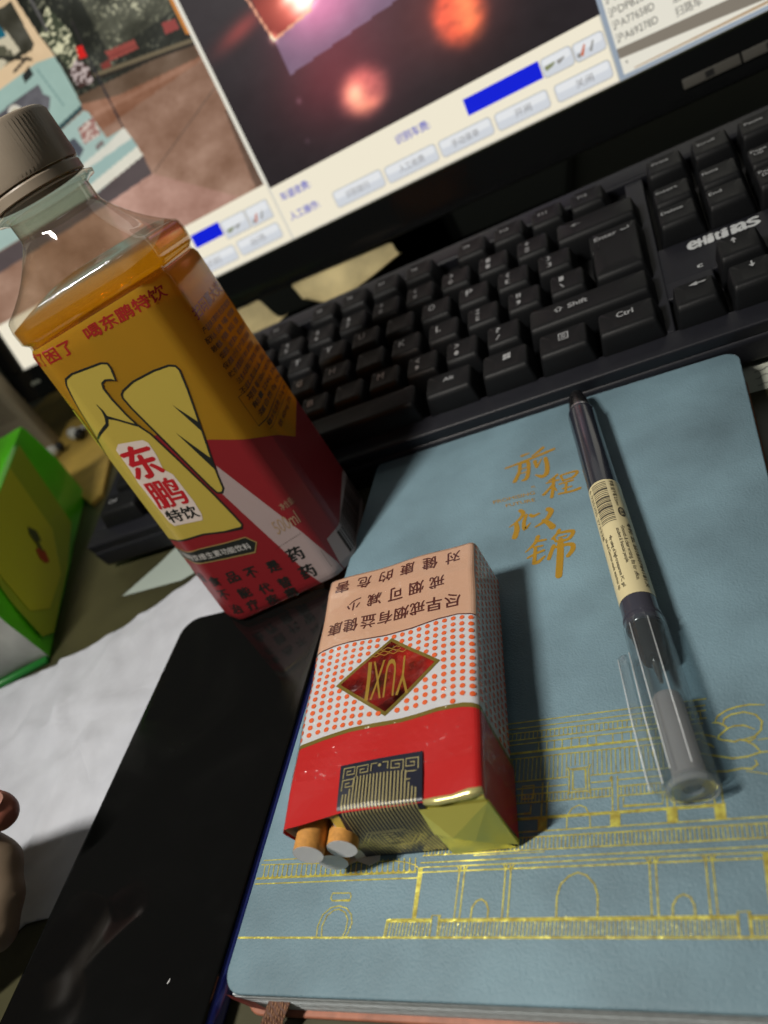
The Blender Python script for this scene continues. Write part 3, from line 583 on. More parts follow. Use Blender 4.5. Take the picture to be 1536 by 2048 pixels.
# ------------------------------------------------------------------ phone
def fleck():
    bm = bmesh.new(); tube_bm(bm, [W(-22, -207.2, -3.2), W(-21.5, -206.6, -3.1), W(-21.5, -205.9, -3.15)], [0.00012, 0.0002, 0.0001], 6); tag(from_bm('lint_fleck', bm, mat('lint', (0.7, 0.7, 0.7), 0.8), None), 'tiny white fleck of lint on the near end of the phone screen', 'lint')
def phone():
    t = thing('mobile_phone', W(-44, -148, -TH), 'black phone with blank screen and dark blue edges, lying between the paper and the notebook', 'phone')
    glass = mat('phone_glass', (0.004, 0.004, 0.004), 0.07, spec=0.35); nt = glass.node_tree; n = nt.nodes.new('ShaderNodeTexNoise'); n.inputs['Scale'].default_value = 22; n.inputs['Detail'].default_value = 6; n.inputs['Distortion'].default_value = 1.2
    r = nt.nodes.new('ShaderNodeMapRange'); r.inputs[1].default_value = 0.4; r.inputs[2].default_value = 0.75; r.inputs[3].default_value = 0.05; r.inputs[4].default_value = 0.32; tcn = nt.nodes.new('ShaderNodeTexCoord')
    nt.links.new(tcn.outputs['Object'], n.inputs['Vector']); nt.links.new(n.outputs['Fac'], r.inputs[0]); nt.links.new(r.outputs[0], nt.nodes['Principled BSDF'].inputs['Roughness'])
    o = rrect(-83.5, -229, -4.5, -66.5, 9, 10)
    fix(slab('case', o, -11.6, -4.4, mat('phone_blue', (0.03, 0.04, 0.26), 0.25, metal=0.7, coat=0.8), t, bev=2.6, seg=5))
    fix(slab('screen', rrect(-82.2, -227.7, -5.8, -67.8, 8, 10), -4.5, -3.4, glass, t, bev=0.9, seg=4))
    for y0, y1 in ((-128, -116), (-150, -134)):
        bm = bmesh.new(); box_bm(bm, *W(-4.3, (y0 + y1) / 2, -7.6), 0.0009, (y1 - y0) * 0.001, 0.002, bevel=0.0003); fix(from_bm('side_button', bm, mat('phone_blue', (0, 0, 0)), t))
phone(); fleck()

# ------------------------------------------------------------------ white sheet under the phone
def sheet():
    out = [(-205, -215), (-95, -212), (-100, -190), (-86, -189), (-20, -190), (-18, -70), (-40, -10), (-60, 0), (-88, -22), (-139, -55), (-168, -79), (-200, -100), (-240, -130)]
    out = [(-262, -182), (-112, -196), (-103, -188), (-92, -186), (-88, -189), (-20, -188), (-15, -80), (-30, -8), (-62, -6), (-88, -23), (-120, -45), (-139, -55), (-162, -66), (-200, -74), (-262, -76)]
    pr = Print().poly(out); random.seed(8)
    cr = [(random.uniform(-230, -40), random.uniform(-180, -20), random.uniform(0, PI), random.uniform(0.4, 1.3), random.uniform(6, 22)) for _ in range(26)]
    from mathutils import noise
    def z(x, y):
        h = 0
        for cx, cy, a, am, w in cr:
            d = abs((x - cx) * math.cos(a) + (y - cy) * math.sin(a)); l = abs(-(x - cx) * math.sin(a) + (y - cy) * math.cos(a))
            if l < 60: h += 2.2 * am * math.exp(-(d / w) * 2.2) * (1 - l / 60)
        h += 0.8 * noise.noise(Vector((x * 0.035, y * 0.035, 2))) + 0.3 * noise.noise(Vector((x * 0.12, y * 0.12, 5)))
        lim = 0.3 if x > -90 else 0.3 + (-90 - x) / 28
        k = min(lim, 1.0) * (0.15 if (x < -170 and y > -110) else 1)
        return -TH + 0.35 + min(max(h * 1.5, 0), 7) * k
    xs = [x for x in range(-261, -15, 3)]; ys = [y for y in range(-196, -5, 3)]
    o = pr.build('crumpled_sheet', lambda x, y: W(x, y, z(x, y)), mat('white_sheet', (0.50, 0.52, 0.57), 0.5, spec=0.4, noise=0.08, nscale=60), None, xs, ys, True)
    M = MATS['white_sheet']; nt = M.node_tree; tcn = nt.nodes.new('ShaderNodeTexCoord'); bp = nt.nodes.new('ShaderNodeBump'); bp.inputs['Strength'].default_value = 0.45; bp.inputs['Distance'].default_value = 0.004
    v1 = nt.nodes.new('ShaderNodeTexVoronoi'); v1.feature = 'DISTANCE_TO_EDGE'; v1.inputs['Scale'].default_value = 17; n1 = nt.nodes.new('ShaderNodeTexNoise'); n1.inputs['Scale'].default_value = 14; n1.inputs['Detail'].default_value = 3; n1.inputs['Distortion'].default_value = 1.6
    wm = nt.nodes.new('ShaderNodeVectorMath'); wm.operation = 'MULTIPLY_ADD'; wm.inputs[1].default_value = (0.03, 0.03, 0.03); nt.links.new(n1.outputs['Color'], wm.inputs[0]); nt.links.new(tcn.outputs['Object'], wm.inputs[2]); nt.links.new(wm.outputs[0], v1.inputs['Vector']); nt.links.new(tcn.outputs['Object'], n1.inputs['Vector'])
    ad = nt.nodes.new('ShaderNodeMath'); ad.operation = 'MULTIPLY_ADD'; ad.inputs[1].default_value = 1.6; nt.links.new(v1.outputs['Distance'], ad.inputs[0]); nt.links.new(n1.outputs['Fac'], ad.inputs[2]); nt.links.new(ad.outputs[0], bp.inputs['Height']); nt.links.new(bp.outputs[0], nt.nodes['Principled BSDF'].inputs['Normal'])
    tag(o, 'creased white sheet spread on the desk under the phone and the bottle', 'paper')
    sm = o.modifiers.new('thickness', 'SOLIDIFY'); sm.thickness = 0.0002
    q = Print().poly([(-150, -30), (-134, -12), (-118, 12), (-96, 16), (-84, -18), (-110, -30)])
    tag(q.build('paper_slip', lambda x, y: W(x, y, -TH + 0.3), mat('green_white_slip', (0.36, 0.42, 0.38), 0.6), None), 'small pale green slip on the desk between the white sheet and the keyboard', 'paper')
    q = Print().poly([(140, -11), (260, -14), (262, 14), (230, 22), (140, 10)])
    o = q.build('note_paper', lambda x, y: W(x, y, -TH + 0.3 + 1.2 * (0.5 + 0.5 * math.sin(x * 0.11)) * max(0, (y + 11) / 30)), mat('note_paper', (0.42, 0.44, 0.37), 0.7), None, list(range(140, 262, 8)), None, True)
    tag(o, 'pale handwritten note paper on the desk right of the notebook', 'paper')
    s = Print(); rr = random.Random(4)
    for k in range(5):
        y = -8 + k * 4; s.line([(151 + i * 1.1, y + rr.uniform(-.8, .8) + 0.2 * i) for i in range(30)], 0.3)
    w = s.build('handwriting', lambda x, y: W(x, y, -TH + 0.5 + 1.2 * (0.5 + 0.5 * math.sin(x * 0.11)) * max(0, (y + 11) / 30)), mat('pencil', (0.12, 0.12, 0.12), 0.7), o)
sheet()

# ------------------------------------------------------------------ drink bottle
B0 = np.array([-33.4, -42.5, -6.4]); BSZ = 0.97; BAX = np.array([-0.054, 0.152, 1.0]); BAX /= np.linalg.norm(BAX)
_u = np.array([1, 0, 0]) - BAX * BAX[0]; _u /= np.linalg.norm(_u); _v = np.cross(BAX, _u); _y = 0.26
BE1 = math.cos(_y) * _u + math.sin(_y) * _v; BE2 = -math.sin(_y) * _u + math.cos(_y) * _v
HW, CH = 32.0, 9.0; FL = 2 * HW - 2 * CH; CL = CH * math.sqrt(2); PER = 4 * (FL + CL)
OCT = [(-HW + CH, -HW), (HW - CH, -HW), (HW, -HW + CH), (HW, HW - CH), (HW - CH, HW), (-HW + CH, HW), (-HW, HW - CH), (-HW, -HW + CH)]
def octp(u):
    u %= PER; i = 0
    while True:
        L_ = FL if i % 2 == 0 else CL
        if u <= L_: break
        u -= L_; i += 1
    a = np.array(OCT[i % 8]); b = np.array(OCT[(i + 1) % 8]); return a + (b - a) * (u / L_)
_bc = {}
def bsec(u):
    k = round(u % PER, 3)
    if k not in _bc: _bc[k] = sum(octp(u + d) for d in (-2.4, -1.2, 0, 1.2, 2.4)) / 5
    return _bc[k]
def bk(s):
    k = 1 - 0.068 * s / 150
    if s < 4: k *= 1 - 0.10 * (1 - math.sqrt(max(0, 1 - ((4 - s) / 6) ** 2)))
    pts = [(0, 0), (120, 0), (126, 0.0), (128.0, -0.022), (129.6, -0.022), (131.2, 0.025), (136, 0.03), (139, 0.015), (141, -0.02)]
    for (a, c), (b, d) in zip(pts[:-1], pts[1:]):
        if a <= s <= b: return k + c + (d - c) * (s - a) / (b - a)
    return k - 0.02
def bw(u, s, off=0.0):
    p = bsec(u); n = np.linalg.norm(p)
    if s <= 140: q = p * bk(s)
    else:
        t = min((s - 140) / 19.0, 1); sq = p * bk(140); rad = p / n * 15.8; e = t ** 0.88; q = sq * (1 - e) + rad * e
        q *= 1 - 0.05 * math.sin(PI * t)
    q = q + q / np.linalg.norm(q) * off
    w = B0 + (BE1 * q[0] + BE2 * q[1] + BAX * s) * BSZ
    return W(*w)
BCUT = sorted({round(c + d + k * PER, 3) for k in (-1, 0) for c in (0, FL, FL + CL, 2 * FL + CL, 2 * (FL + CL), 3 * FL + 2 * CL, 3 * (FL + CL), 4 * FL + 3 * CL) for d in (-2.4, -1.2, 0, 1.2, 2.4)} | {c * 1.0 for c in range(4, 46, 8)})
BCUT = [c for c in BCUT if -96 < c < 141] + [round(PER + d, 3) for d in (-2.4, -1.2)]
def bottle():
    t = thing('drink_bottle', W(*B0), 'square plastic bottle of amber energy drink with yellow and red label and grey cap', 'bottle')
    def rings(ss, us, off, name, m, cap0=True, cap1=True, cut=None):
        bm = bmesh.new(); rg = [[bm.verts.new(bw(u, s, off)) for u in us] for s in ss]; n = len(us)
        for a, b in zip(rg[:-1], rg[1:]):
            for k in range(n): bm.faces.new((a[k], a[(k + 1) % n], b[(k + 1) % n], b[k]))
        if cap0: bm.faces.new(rg[0][::-1])
        if cap1: bm.faces.new(rg[-1])
        if cut is not None:
            r = bmesh.ops.bisect_plane(bm, geom=list(bm.verts) + list(bm.edges) + list(bm.faces), plane_co=W(0, 0, cut), plane_no=(0, 0, 1), clear_outer=True)
            bmesh.ops.holes_fill(bm, edges=[e for e in bm.edges if e.is_boundary])
        bmesh.ops.recalc_face_normals(bm, faces=bm.faces)
        return fix(from_bm(name, bm, m, t, True, 45))
    us = sorted({round(c % PER, 3) for c in BCUT} | {round(k * PER / 48, 3) for k in range(48)})
    us = [u for i, u in enumerate(us) if i == 0 or u - us[i - 1] > 0.3]
    ss = [-2, -1.8, -1.2, 0, 1, 2.6, 4, 5.5, 7, 20, 40, 60, 80, 100, 120, 126, 127, 128, 129.6, 130.4, 131.2, 133, 136, 138, 139, 140, 141, 143, 146, 149, 152, 155, 157, 158.5, 160, 163, 166]
    PET = clear('pet_plastic', (0.93, 0.90, 0.84), gloss=0.035, ior=1.5, dif=(0.45, 0.38, 0.24), difw=0.06)
    rings(ss, us, 0.0, 'shell', PET, True, False)
    LQ = clear('amber_drink', (0.78, 0.50, 0.06), gloss=0.08, ior=1.08, dif=(0.60, 0.38, 0.035), difw=0.2)
    rings([-1, 0, 1, 2.6, 4, 5.5, 7, 20, 40, 60, 80, 100, 120, 126, 128, 129.6, 131.2, 136, 139, 141, 146, 152], us, -0.6, 'liquid', LQ, True, True, cut=127.0)
    def ring_l(name, prof, m, n=64, flute=0, caps=(False, False)):
        bm = bmesh.new(); rg = []
        for s, r in prof:
            rg.append([bm.verts.new(W(*(B0 + BAX * (s * BSZ) + BSZ * (BE1 * math.cos(2 * PI * k / n) + BE2 * math.sin(2 * PI * k / n)) * (r + (flute if (k % 2 and r > 17.6) else 0))))) for k in range(n)])
        for a, b in zip(rg[:-1], rg[1:]):
            for k in range(n): bm.faces.new((a[k], a[(k + 1) % n], b[(k + 1) % n], b[k]))
        if caps[0]: bm.faces.new(rg[0][::-1])
        if caps[1]: bm.faces.new(rg[-1])
        bmesh.ops.recalc_face_normals(bm, faces=bm.faces)
        return fix(from_bm(name, bm, m, t, True, 30))
    ring_l('neck', [(159, 15.8), (165.2, 15.8), (166.2, 17.5), (166.6, 19.4), (168.0, 19.6), (168.6, 18.0), (169.2, 16.2), (174, 16.0)], clear('neck_plastic', (0.93, 0.9, 0.84), gloss=0.05, ior=1.55, dif=(0.5, 0.45, 0.36), difw=0.16))
    GC = mat('cap_grey', (0.30, 0.245, 0.185), 0.38, noise=0.1, nscale=80)
    ring_l('tamper_band', [(169.6, 16.6), (169.8, 17.5), (172.6, 17.55), (173.2, 17.2), (172.8, 16.6)], GC)
    ring_l('cap', [(174.0, 16.2), (174.0, 17.5), (175.6, 17.7), (190.5, 17.62), (191.6, 17.2), (192.2, 16.2), (192.3, 12)], GC, 150, 0.34, (False, True))
    # label film with its print
    lb = Print().rect(-96, 0.5, PER - 96.02, 128)
    lab = fix(lb.build('label', lambda x, y: bw(x, y, 0.22), clear('label_film', (0.85, 0.6, 0.14), gloss=0.12, ior=1.16, dif=(0.92, 0.58, 0.06), difw=0.66, dmix=0.68), t, BCUT, [1, 2.5, 4, 7, 120, 126], True))
    lw = lab.matrix_world
    def put(P_, name, m, off, c2=()):
        return P_.build(name, lambda x, y: bw(x, y, off), m, lab, BCUT, [1, 2.5, 4, 7, 120, 126])
    g = dict(coat=0.15, crough=0.15)
    RED = mat('label_red', (0.20, 0.012, 0.016), 0.4, **g); YEL = mat('label_yellow', (0.42, 0.32, 0.055), 0.42, **g); INK = mat('label_dark', (0.014, 0.016, 0.014), 0.4, **g)
    WHT = mat('label_white', (0.34, 0.26, 0.25), 0.45, **g); LRED = mat('label_text_red', (0.30, 0.015, 0.012), 0.4, **g); TXT = mat('label_small_text', (0.055, 0.03, 0.006), 0.5, **g)
    put(Print().poly([(-96, 0.5), (-96, 42), (0, 42.3), (14, 42), (15.6, 62), (16.6, 83), (18.9, 82.6), (26, 66), (34, 72.6), (49.8, 64.2), (74.6, 51), (104, 57), (130, 57), (PER - 96.02, 50), (PER - 96.02, 0.5)]), 'red_ground', RED, 0.28)
    put(Print().poly([(25.5, 55.8), (28.5, 56), (31.1, 62.4), (39.2, 38.5), (44.2, 23.6), (49.1, 5.5), (49.8, 0.6), (38.6, 0.6), (36.3, 7.2), (32.9, 22.8), (29, 40)]), 'white_stripe', WHT, 0.33)
    put(Print().poly([(51, 15.3), (99, 19.5), (112, 20), (112, 0.6), (50.4, 0.6), (49.8, 3.7)]), 'white_panel', WHT, 0.33)
    left = [(0.7, 113.1), (2.2, 114.9), (5.5, 115.4), (17.5, 113.6), (19.5, 112.5), (19.6, 110.5), (18.3, 105.9), (17.1, 107.0), (14.9, 108.0), (13.2, 107.6), (12.4, 105.8), (12.6, 101), (13.6, 94), (14.8, 89.0), (17.0, 84), (19.9, 70.8), (23.2, 54.5), (25.2, 42.0), (25.7, 37.6), (24.6, 36.4), (17.7, 38.1), (9.8, 41.0), (0, 42.6), (-16, 43), (-16, 75), (-10.5, 84), (-5.6, 95)]
    wing = [(16.4, 99.8), (16.9, 101), (18.3, 101.9), (23.7, 102.9), (32.7, 102.6), (38.6, 101.6), (40.6, 100.4), (41.1, 98.4), (39.3, 91.3), (36.4, 82.0), (33.4, 72.4), (30.4, 63.0), (28.9, 57.0), (28.1, 53.6), (26.6, 52.3), (24.9, 53.2), (24.0, 56.7), (21.9, 68.3), (19.8, 79.5), (18.1, 88.4), (16.8, 95.5)]
    put(Print().poly(left), 'yellow_panel', YEL, 0.34); put(Print().poly(wing), 'yellow_wing', YEL, 0.34)
    put(Print().poly([(-60, 42), (-60, 104), (-9.2, 104), (-8.8, 98), (-9.5, 86), (-17.5, 74), (-17.5, 42)]), 'yellow_side', mat('label_yellow_green', (0.42, 0.40, 0.03), 0.42, **g), 0.34)
    k = Print(); k.line(left, 0.75, True); k.line(wing, 0.75, True)
    k.line([(-30, 104.4), (-9.2, 104), (-8.8, 98), (-9.5, 86), (-17, 74), (-17.5, 42)], 0.5)
    k.line([(6.2, 102.4), (6.6, 99.4), (6.3, 96.8), (4.8, 94.5), (-6.3, 91)], [0.2, 0.7, 1.3, 1.1, 0.8]); k.line([(6.2, 97), (9.0, 94.6), (15.4, 88.2)], [1.4, 0.8, 0.8])
    k.poly([(30.8, 89.4), (35.6, 79.2), (34.6, 75.2)]); k.poly([(25.5, 80.2), (31.2, 65.6), (29.9, 60.6)])
    put(k, 'outline', INK, 0.42)
    # brand characters on a pale halo
    halo = Print().poly([(1.2, 84.9), (3.6, 86.5), (12.8, 83.6), (14.1, 81.6), (13.8, 76.5), (12.6, 70.5), (14.6, 67.2), (15.0, 54.5), (14.5, 48.6), (13.4, 46.2), (2.0, 49.2), (0.9, 52.0), (0.6, 58.6), (0.2, 70.5), (1.0, 76)])
    put(halo, 'halo', mat('label_halo', (0.62, 0.52, 0.46), 0.45, **g), 0.42)
    h = Print(); h.text('东', (1.0, 71.2), (12.6, 68.9), (1.8, 84.8), 0.035); h.text('鹏', (1.3, 57.4), (13.6, 54.6), (1.5, 69.6), 0.02)
    put(h, 'brand_characters', mat('label_bright_red', (0.42, 0.012, 0.018), 0.4, **g), 0.48)
    h = Print(); h.text('特饮', (1.7, 50.7), (13.6, 47.9), (1.9, 56.2), 0.03); put(h, 'brand_characters', INK, 0.48)
    h = Print(); h.text('累了困了', (-13.0, 122.4), (12.4, 121.0), (-13.2, 127.2), 0.03); h.text('喝东鹏特饮', (19.0, 121.6), (54.0, 120.9), (19.2, 126.2), 0.03)
    h.text('扫码赢大奖', (58.0, 108.6), (101.5, 109.2), (58.3, 113.2), 0.03); put(h, 'slogan', LRED, 0.32)
    # ribbon with its line of text
    rb = [(-14, 39.2), (-6, 37.6), (4.7, 36.3), (14.9, 33.9), (23.6, 32.3), (26.2, 28.4), (23.3, 25.0), (12.7, 27.6), (1.5, 30.6), (-8, 33), (-14, 33.6)]
    put(Print().poly(rb), 'ribbon_ground', INK, 0.38); put(Print().line(rb, 0.45, True), 'ribbon_border', mat('label_gold', (0.40, 0.28, 0.10), 0.4, metal=0.4), 0.42)
    h = Print()
    for i, c in enumerate('东鹏特饮维生素功能饮料'):
        x = -9.5 + i * 3.0; y = 34.6 - (x + 9.5) * 0.235; h.text(c, (x, y - 0.0), (x + 2.7, y - 0.62), (x, y + 2.9), 0.01)
    put(h, 'ribbon_text', mat('label_pale', (0.5, 0.48, 0.45), 0.5), 0.43)
    h = Print()
    for c, x, y in (('保', -6.6, 23.5), ('健', -14, 25), ('食', 1.2, 21.6), ('品', 9.1, 19.9), ('不', 16.8, 18.2), ('是', 26.1, 16.6), ('药', 36.6, 17.2), ('不', 0.9, 14.4), ('能', 9.3, 11.7), ('代', 17.6, 9.4), ('替', 26, 8.2), ('药', 36.6, 8.3), ('治', 1.6, 6.6), ('疗', 9.0, 5.2), ('疾', 17.3, 3.6), ('病', 25.5, 3.0)):
        sz = 6.0 if c == '药' else 4.9; h.text(c, (x - sz / 2, y - sz / 2), (x + sz / 2, y - sz / 2 - .5), (x - sz / 2, y + sz / 2), 0.03)
    put(h, 'notice_text', INK, 0.42)
    h = Print(); h.text('500ml', (35.4, 27.2), (46.2, 27.6), (35.6, 33.0), 0.0); h.text('净含量:', (42.4, 35.2), (48.8, 35.4), (42.4, 38.2), 0.0); put(h, 'volume_text', mat('label_gold_dim', (0.30, 0.20, 0.12), 0.5), 0.42)
    h = Print()
    for i in range(14): h.disc(31.4 + i * 0.9, 22.4 + i * 0.11, 0.2, 6)
    for i in range(12): h.disc(46.0, 13.2 - i * 0.7, 0.16, 6)
    r_ = random.Random(9); d = 56.0
    while d < 104:
        w = r_.choice((0.5, 0.9, 0.5, 1.4, 0.9)); h.rect(d, 4.2, d + w, 16.2 if d > 60 else 14.5); d += w + r_.choice((0.5, 0.9, 0.6))
    put(h, 'barcode', mat('label_barcode', (0.03, 0.012, 0.008), 0.5), 0.42)
    # small print on the right face
    h = Print(); rt = ['产品名称:东鹏特饮 维生素功能饮料', '配料:水、白砂糖、牛磺酸、食用香精', '赖氨酸、柠檬酸、咖啡因、肌醇', '烟酰胺、维生素B6、维生素B12', '保质期:12个月 生产日期:见瓶身', '贮存:请置阴凉干燥处,避免阳光', '注意:本品添加了营养素,不推荐', '不适宜人群:少年儿童、孕妇']
    for i, l in enumerate(rt): y = 103.6 - i * 3.5; h.text(l, (55.8 + (0 if i % 3 else 1.5), y), (100.5 - (i % 3) * 2.2, y + 0.2), (55.8 + (0 if i % 3 else 1.5), y + 2.3), 0.02)
    h.line([(54.0, 79.3), (104, 79.8)], 0.25); h.line([(54.0, 79.3), (54.2, 66.6), (104, 67.2)], 0.25); h.line([(57.6, 63.0), (104, 63)], 0.2)
    for i, l in enumerate(('项目 每100ml NRV%', '能量 224kJ 3%', '蛋白质 0g 0%')):
        y = 75.6 - i * 3.6; h.text(l, (57, y), (102, y), (57, y + 2.6), 0.03)
    h.text('碳水化合物 13.3g 4%', (58, 63.6), (101, 63.8), (58, 66), 0.03); h.text('钠 40mg 2%', (66, 58.6), (98, 59), (66, 61.4), 0.02)
    put(h, 'small_print', TXT, 0.30)
bottle()

# ------------------------------------------------------------------ keyboard
KX0, KY0, KZ0, KTH, KPS = -160.679, 12.474, 18.692, 0.157, 0.025
KM = Matrix.Translation(W(KX0, KY0, KZ0)) @ Matrix.Rotation(KPS, 4, 'Z') @ Matrix.Rotation(KTH, 4, 'X')
PX, PY = 19.05, 18.0
def keyboard():
    t = thing('keyboard', W(30, 60, -TH), 'black full size keyboard with white legends in front of the monitor', 'keyboard')
    MB = mat('keyboard_case', (0.0115, 0.012, 0.0165), 0.45, spec=0.35, noise=0.1, nscale=400, bump=0.15, bscale=2500); MK = mat('key_plastic', (0.0055, 0.006, 0.007), 0.5, spec=0.28, bump=0.12, bscale=3000); ML = mat('key_legend', (0.34, 0.35, 0.36), 0.5)
    MW = mat('key_well', (0.006, 0.006, 0.007), 0.6)
    def kbox(x0, y0, x1, y1, z0, z1, bev, name, m):
        bm = bmesh.new(); box_bm(bm, (x0 + x1) / 2000, (y0 + y1) / 2000, (z0 + z1) / 2000, (x1 - x0) / 1000, (y1 - y0) / 1000, (z1 - z0) / 1000, KM, bev / 1000, 3); return fix(from_bm(name, bm, m, t, True, 40))
    kbox(-12, -22, 445, 112, -25, -13, 2.5, 'case', MB)
    kbox(-10, -18, 440, 108, -13.2, -12.6, 0.1, 'key_well', MW)
    kbox(-12, -21, 445, -7.5 - 2.5, -14, -8.2, 1.2, 'front_rim', MB)
    kbox(-12, 99, 445, 112, -14, -7.0, 2.0, 'back_rim', MB)
    kbox(-12, -10, -2.5, 99, -14, -8.2, 1.0, 'side_rim', MB)
    kbox(282.5, -10.5, 290.5, 99, -14, -8.0, 0.8, 'divider', MB)
    kbox(290, 17, 357, 41, -14, -8.2, 0.8, 'brand_plate', MB)
    kbox(290, 8, 308, 18, -14, -8.2, 0.8, 'brand_plate', MB)
    kbox(356, -10.5, 363, 99, -14, -8.0, 0.8, 'divider', MB)
    kc = {}
    def keymesh(w, h, style=0):
        if (w, h) in kc: return kc[(w, h)]
        W_ = w * PX - 1.0; H_ = h * PY - 0.8; bm = bmesh.new(); prof = [(0, 0, -12.4), (0, 0, -9.5), (1.6, 1.2, -2.2), (2.0, 1.6, -0.6), (2.6, 2.1, -0.05)]
        rings = []
        for ins, insy, z in prof:
            r = max(0.6, 1.4 - ins * 0.1); x1, y1 = W_ / 2 - ins, H_ / 2 - insy * 1.0; y0 = -H_ / 2 + insy * 2.1
            rings.append([bm.verts.new(Vector((x, y + 0.6 * insy, z)) / 1000) for x, y in rrect(-x1, y0 - 0.6 * insy, x1, y1 - 0.6 * insy, r, 3)])
        n = len(rings[0])
        for a, b in zip(rings[:-1], rings[1:]):
            for k in range(n): bm.faces.new((a[k], a[(k + 1) % n], b[(k + 1) % n], b[k]))
        r2 = [bm.verts.new(v.co * 1.0 + Vector((-v.co.x * 0.45, -v.co.y * 0.45, -0.00035))) for v in rings[-1]]
        for k in range(n): bm.faces.new((rings[-1][k], rings[-1][(k + 1) % n], r2[(k + 1) % n], r2[k]))
        bm.faces.new(r2)
        me = bpy.data.meshes.new('key'); bm.to_mesh(me); bm.free(); me.materials.append(MK); me.polygons.foreach_set('use_smooth', [True] * len(me.polygons)); me.set_sharp_from_angle(angle=math.radians(42)); kc[(w, h)] = me; return me
    def key(kx, ky, w=1.0, h=1.0, legs=(), dz=0.0):
        """kx, ky: key centre in key units; legs: (text, x, y, width, height) in mm from the centre"""
        kx += 0.10; ky -= 0.20
        o = bpy.data.objects.new('key', keymesh(w, h)); COL.objects.link(o); o.parent = t
        o.matrix_parent_inverse = t.matrix_world.inverted(); o.matrix_basis = KM @ Matrix.Translation(Vector((kx * PX, ky * PY, dz)) / 1000)
        if legs:
            p = Print()
            for tx, x, y, w_, h_ in legs:
                if tx == '@win': 
                    for a in (0, 1):
                        for b in (0, 1): p.poly([(x + a * 1.7, y + b * 1.7 + 0.2 * a), (x + a * 1.7 + 1.5, y + b * 1.7 + 0.35 + 0.2 * a), (x + a * 1.7 + 1.5, y + b * 1.7 + 1.8 + 0.2 * a), (x + a * 1.7, y + b * 1.7 + 1.5 + 0.2 * a)])
                elif tx == '@menu': p.line([(x, y), (x + 3.6, y), (x + 3.6, y + 3.6), (x, y + 3.6)], 0.45, True); [p.line([(x + .8, y + 1 + k * .9), (x + 2.8, y + 1 + k * .9)], 0.4) for k in range(3)]
                elif tx in ('>u', '>d', '>l'):
                    dx, dy = {'u': (0, 1), 'd': (0, -1), 'l': (-1, 0)}[tx[1]]; L_ = w_ / 2; cx, cy = x + w_ / 2, y + h_ / 2
                    p.line([(cx - dx * L_, cy - dy * L_), (cx + dx * L_ * .5, cy + dy * L_ * .5)], 0.6); q = (-dy, dx); p.poly([(cx + dx * L_, cy + dy * L_), (cx + q[0] * 1.1, cy + q[1] * 1.1), (cx - q[0] * 1.1, cy - q[1] * 1.1)])
                else: p.text(tx, (x, y), (x + w_, y), (x, y + h_), 0.02)
            lo = p.build('legend', lambda x, y: Vector((x, y, 0.03 - 0.0)) / 1000, ML, o)
        return o
    lx, ly = -3.6, 0.4   # legend corner, upper left of the key top
    def letter(c): return [(c, lx + 0.2, ly + 0.1, 3.1 if c not in 'IL' else 2.4, 4.0)]
    def two(a, b): return [(a, lx + .5, ly + 1.6, 1.9, 2.9), (b, lx + .5, ly - 3.0, 1.9, 2.7)]
    for i, c in enumerate('QWERTYUIOP'): key(2.0 + i, 3, legs=letter(c) if c not in 'I' else [])
    for i, c in enumerate('ASDFGHJKL'): key(2.25 + i, 2, legs=letter(c) if c != 'J' else [])
    for i, c in enumerate('ZXCVBNM'): key(2.75 + i, 1, legs=letter(c) if c != 'N' else [])
    for i, (a, b) in enumerate((('{', '['), ('}', ']'))): key(12 + i, 3, legs=two(a, b))
    for i, (a, b) in enumerate(((':', ';'), ('"', ','), ('|', '\\'))): key(11.25 + i, 2, legs=two(a, b))
    for i, (a, b) in enumerate((('<', ','), ('>', '.'), ('?', '/'))): key(9.75 + i, 1, legs=two(a, b))
    for i, (a, b) in enumerate(zip('~!@#$%^&*()_+', '`1234567890-=')): key(0.5 + i, 4, legs=two(a, b))
    key(0.75, 3, 1.5, legs=[('Tab', -8, 1, 5, 2.2)]); key(0.875, 2, 1.75, legs=[('Caps Lock', -10, 1, 10, 2.2)]); key(1.125, 1, 2.25, legs=[('Shift', -9, 1, 7, 2.4)])
    key(13.62, 1, 2.75, legs=[('⇧ Shift', -13.5, 0.6, 14, 3.0)])
    key(14.0, 4, 2.0, legs=[('←', -10, 1.5, 4, 2.0)])
    key(14.38, 2.5, 1.25, 2.0, legs=[('Enter ↵', -8.2, 10.5, 14.5, 2.6)])
    key(13.95, 3, 0.5, 1.0)
    key(0.55, 0, 1.5, legs=[('Ctrl', -7.5, 0.6, 5.2, 2.6)]); key(2.0, 0, 1.25, legs=[('@win', -3, 0.4, 3, 3)]); key(3.3, 0, 1.25, legs=[('Alt', -5, 0.6, 4.4, 2.4)])
    key(6.85, 0, 5.75); key(10.45, 0, 1.3, legs=[('Alt', -2.2, 1.2, 5.0, 2.2)])
    key(11.78, 0, 1.25, legs=[('@win', -0.6, 0.9, 3, 3)]); key(13.05, 0, 1.25, legs=[('@menu', -1.4, 0.8, 3, 3)]); key(14.35, 0, 1.35, legs=[('Ctrl', -3.4, 1.6, 6.2, 2.9)])
    for i, c in enumerate(('Esc', 'F1', 'F2', 'F3', 'F4', 'F5', 'F6', 'F7', 'F8', 'F9', 'F10', 'F11', 'F12')):
        x = (0.5, 1.9, 2.9, 3.9, 4.9, 6.4, 7.4, 8.4, 9.4, 10.9, 11.9, 12.9, 13.9)[i]; key(x, 5.12, 1.0, legs=[(c, lx, ly + 1, 4.0 if len(c) > 2 else 3, 2)])
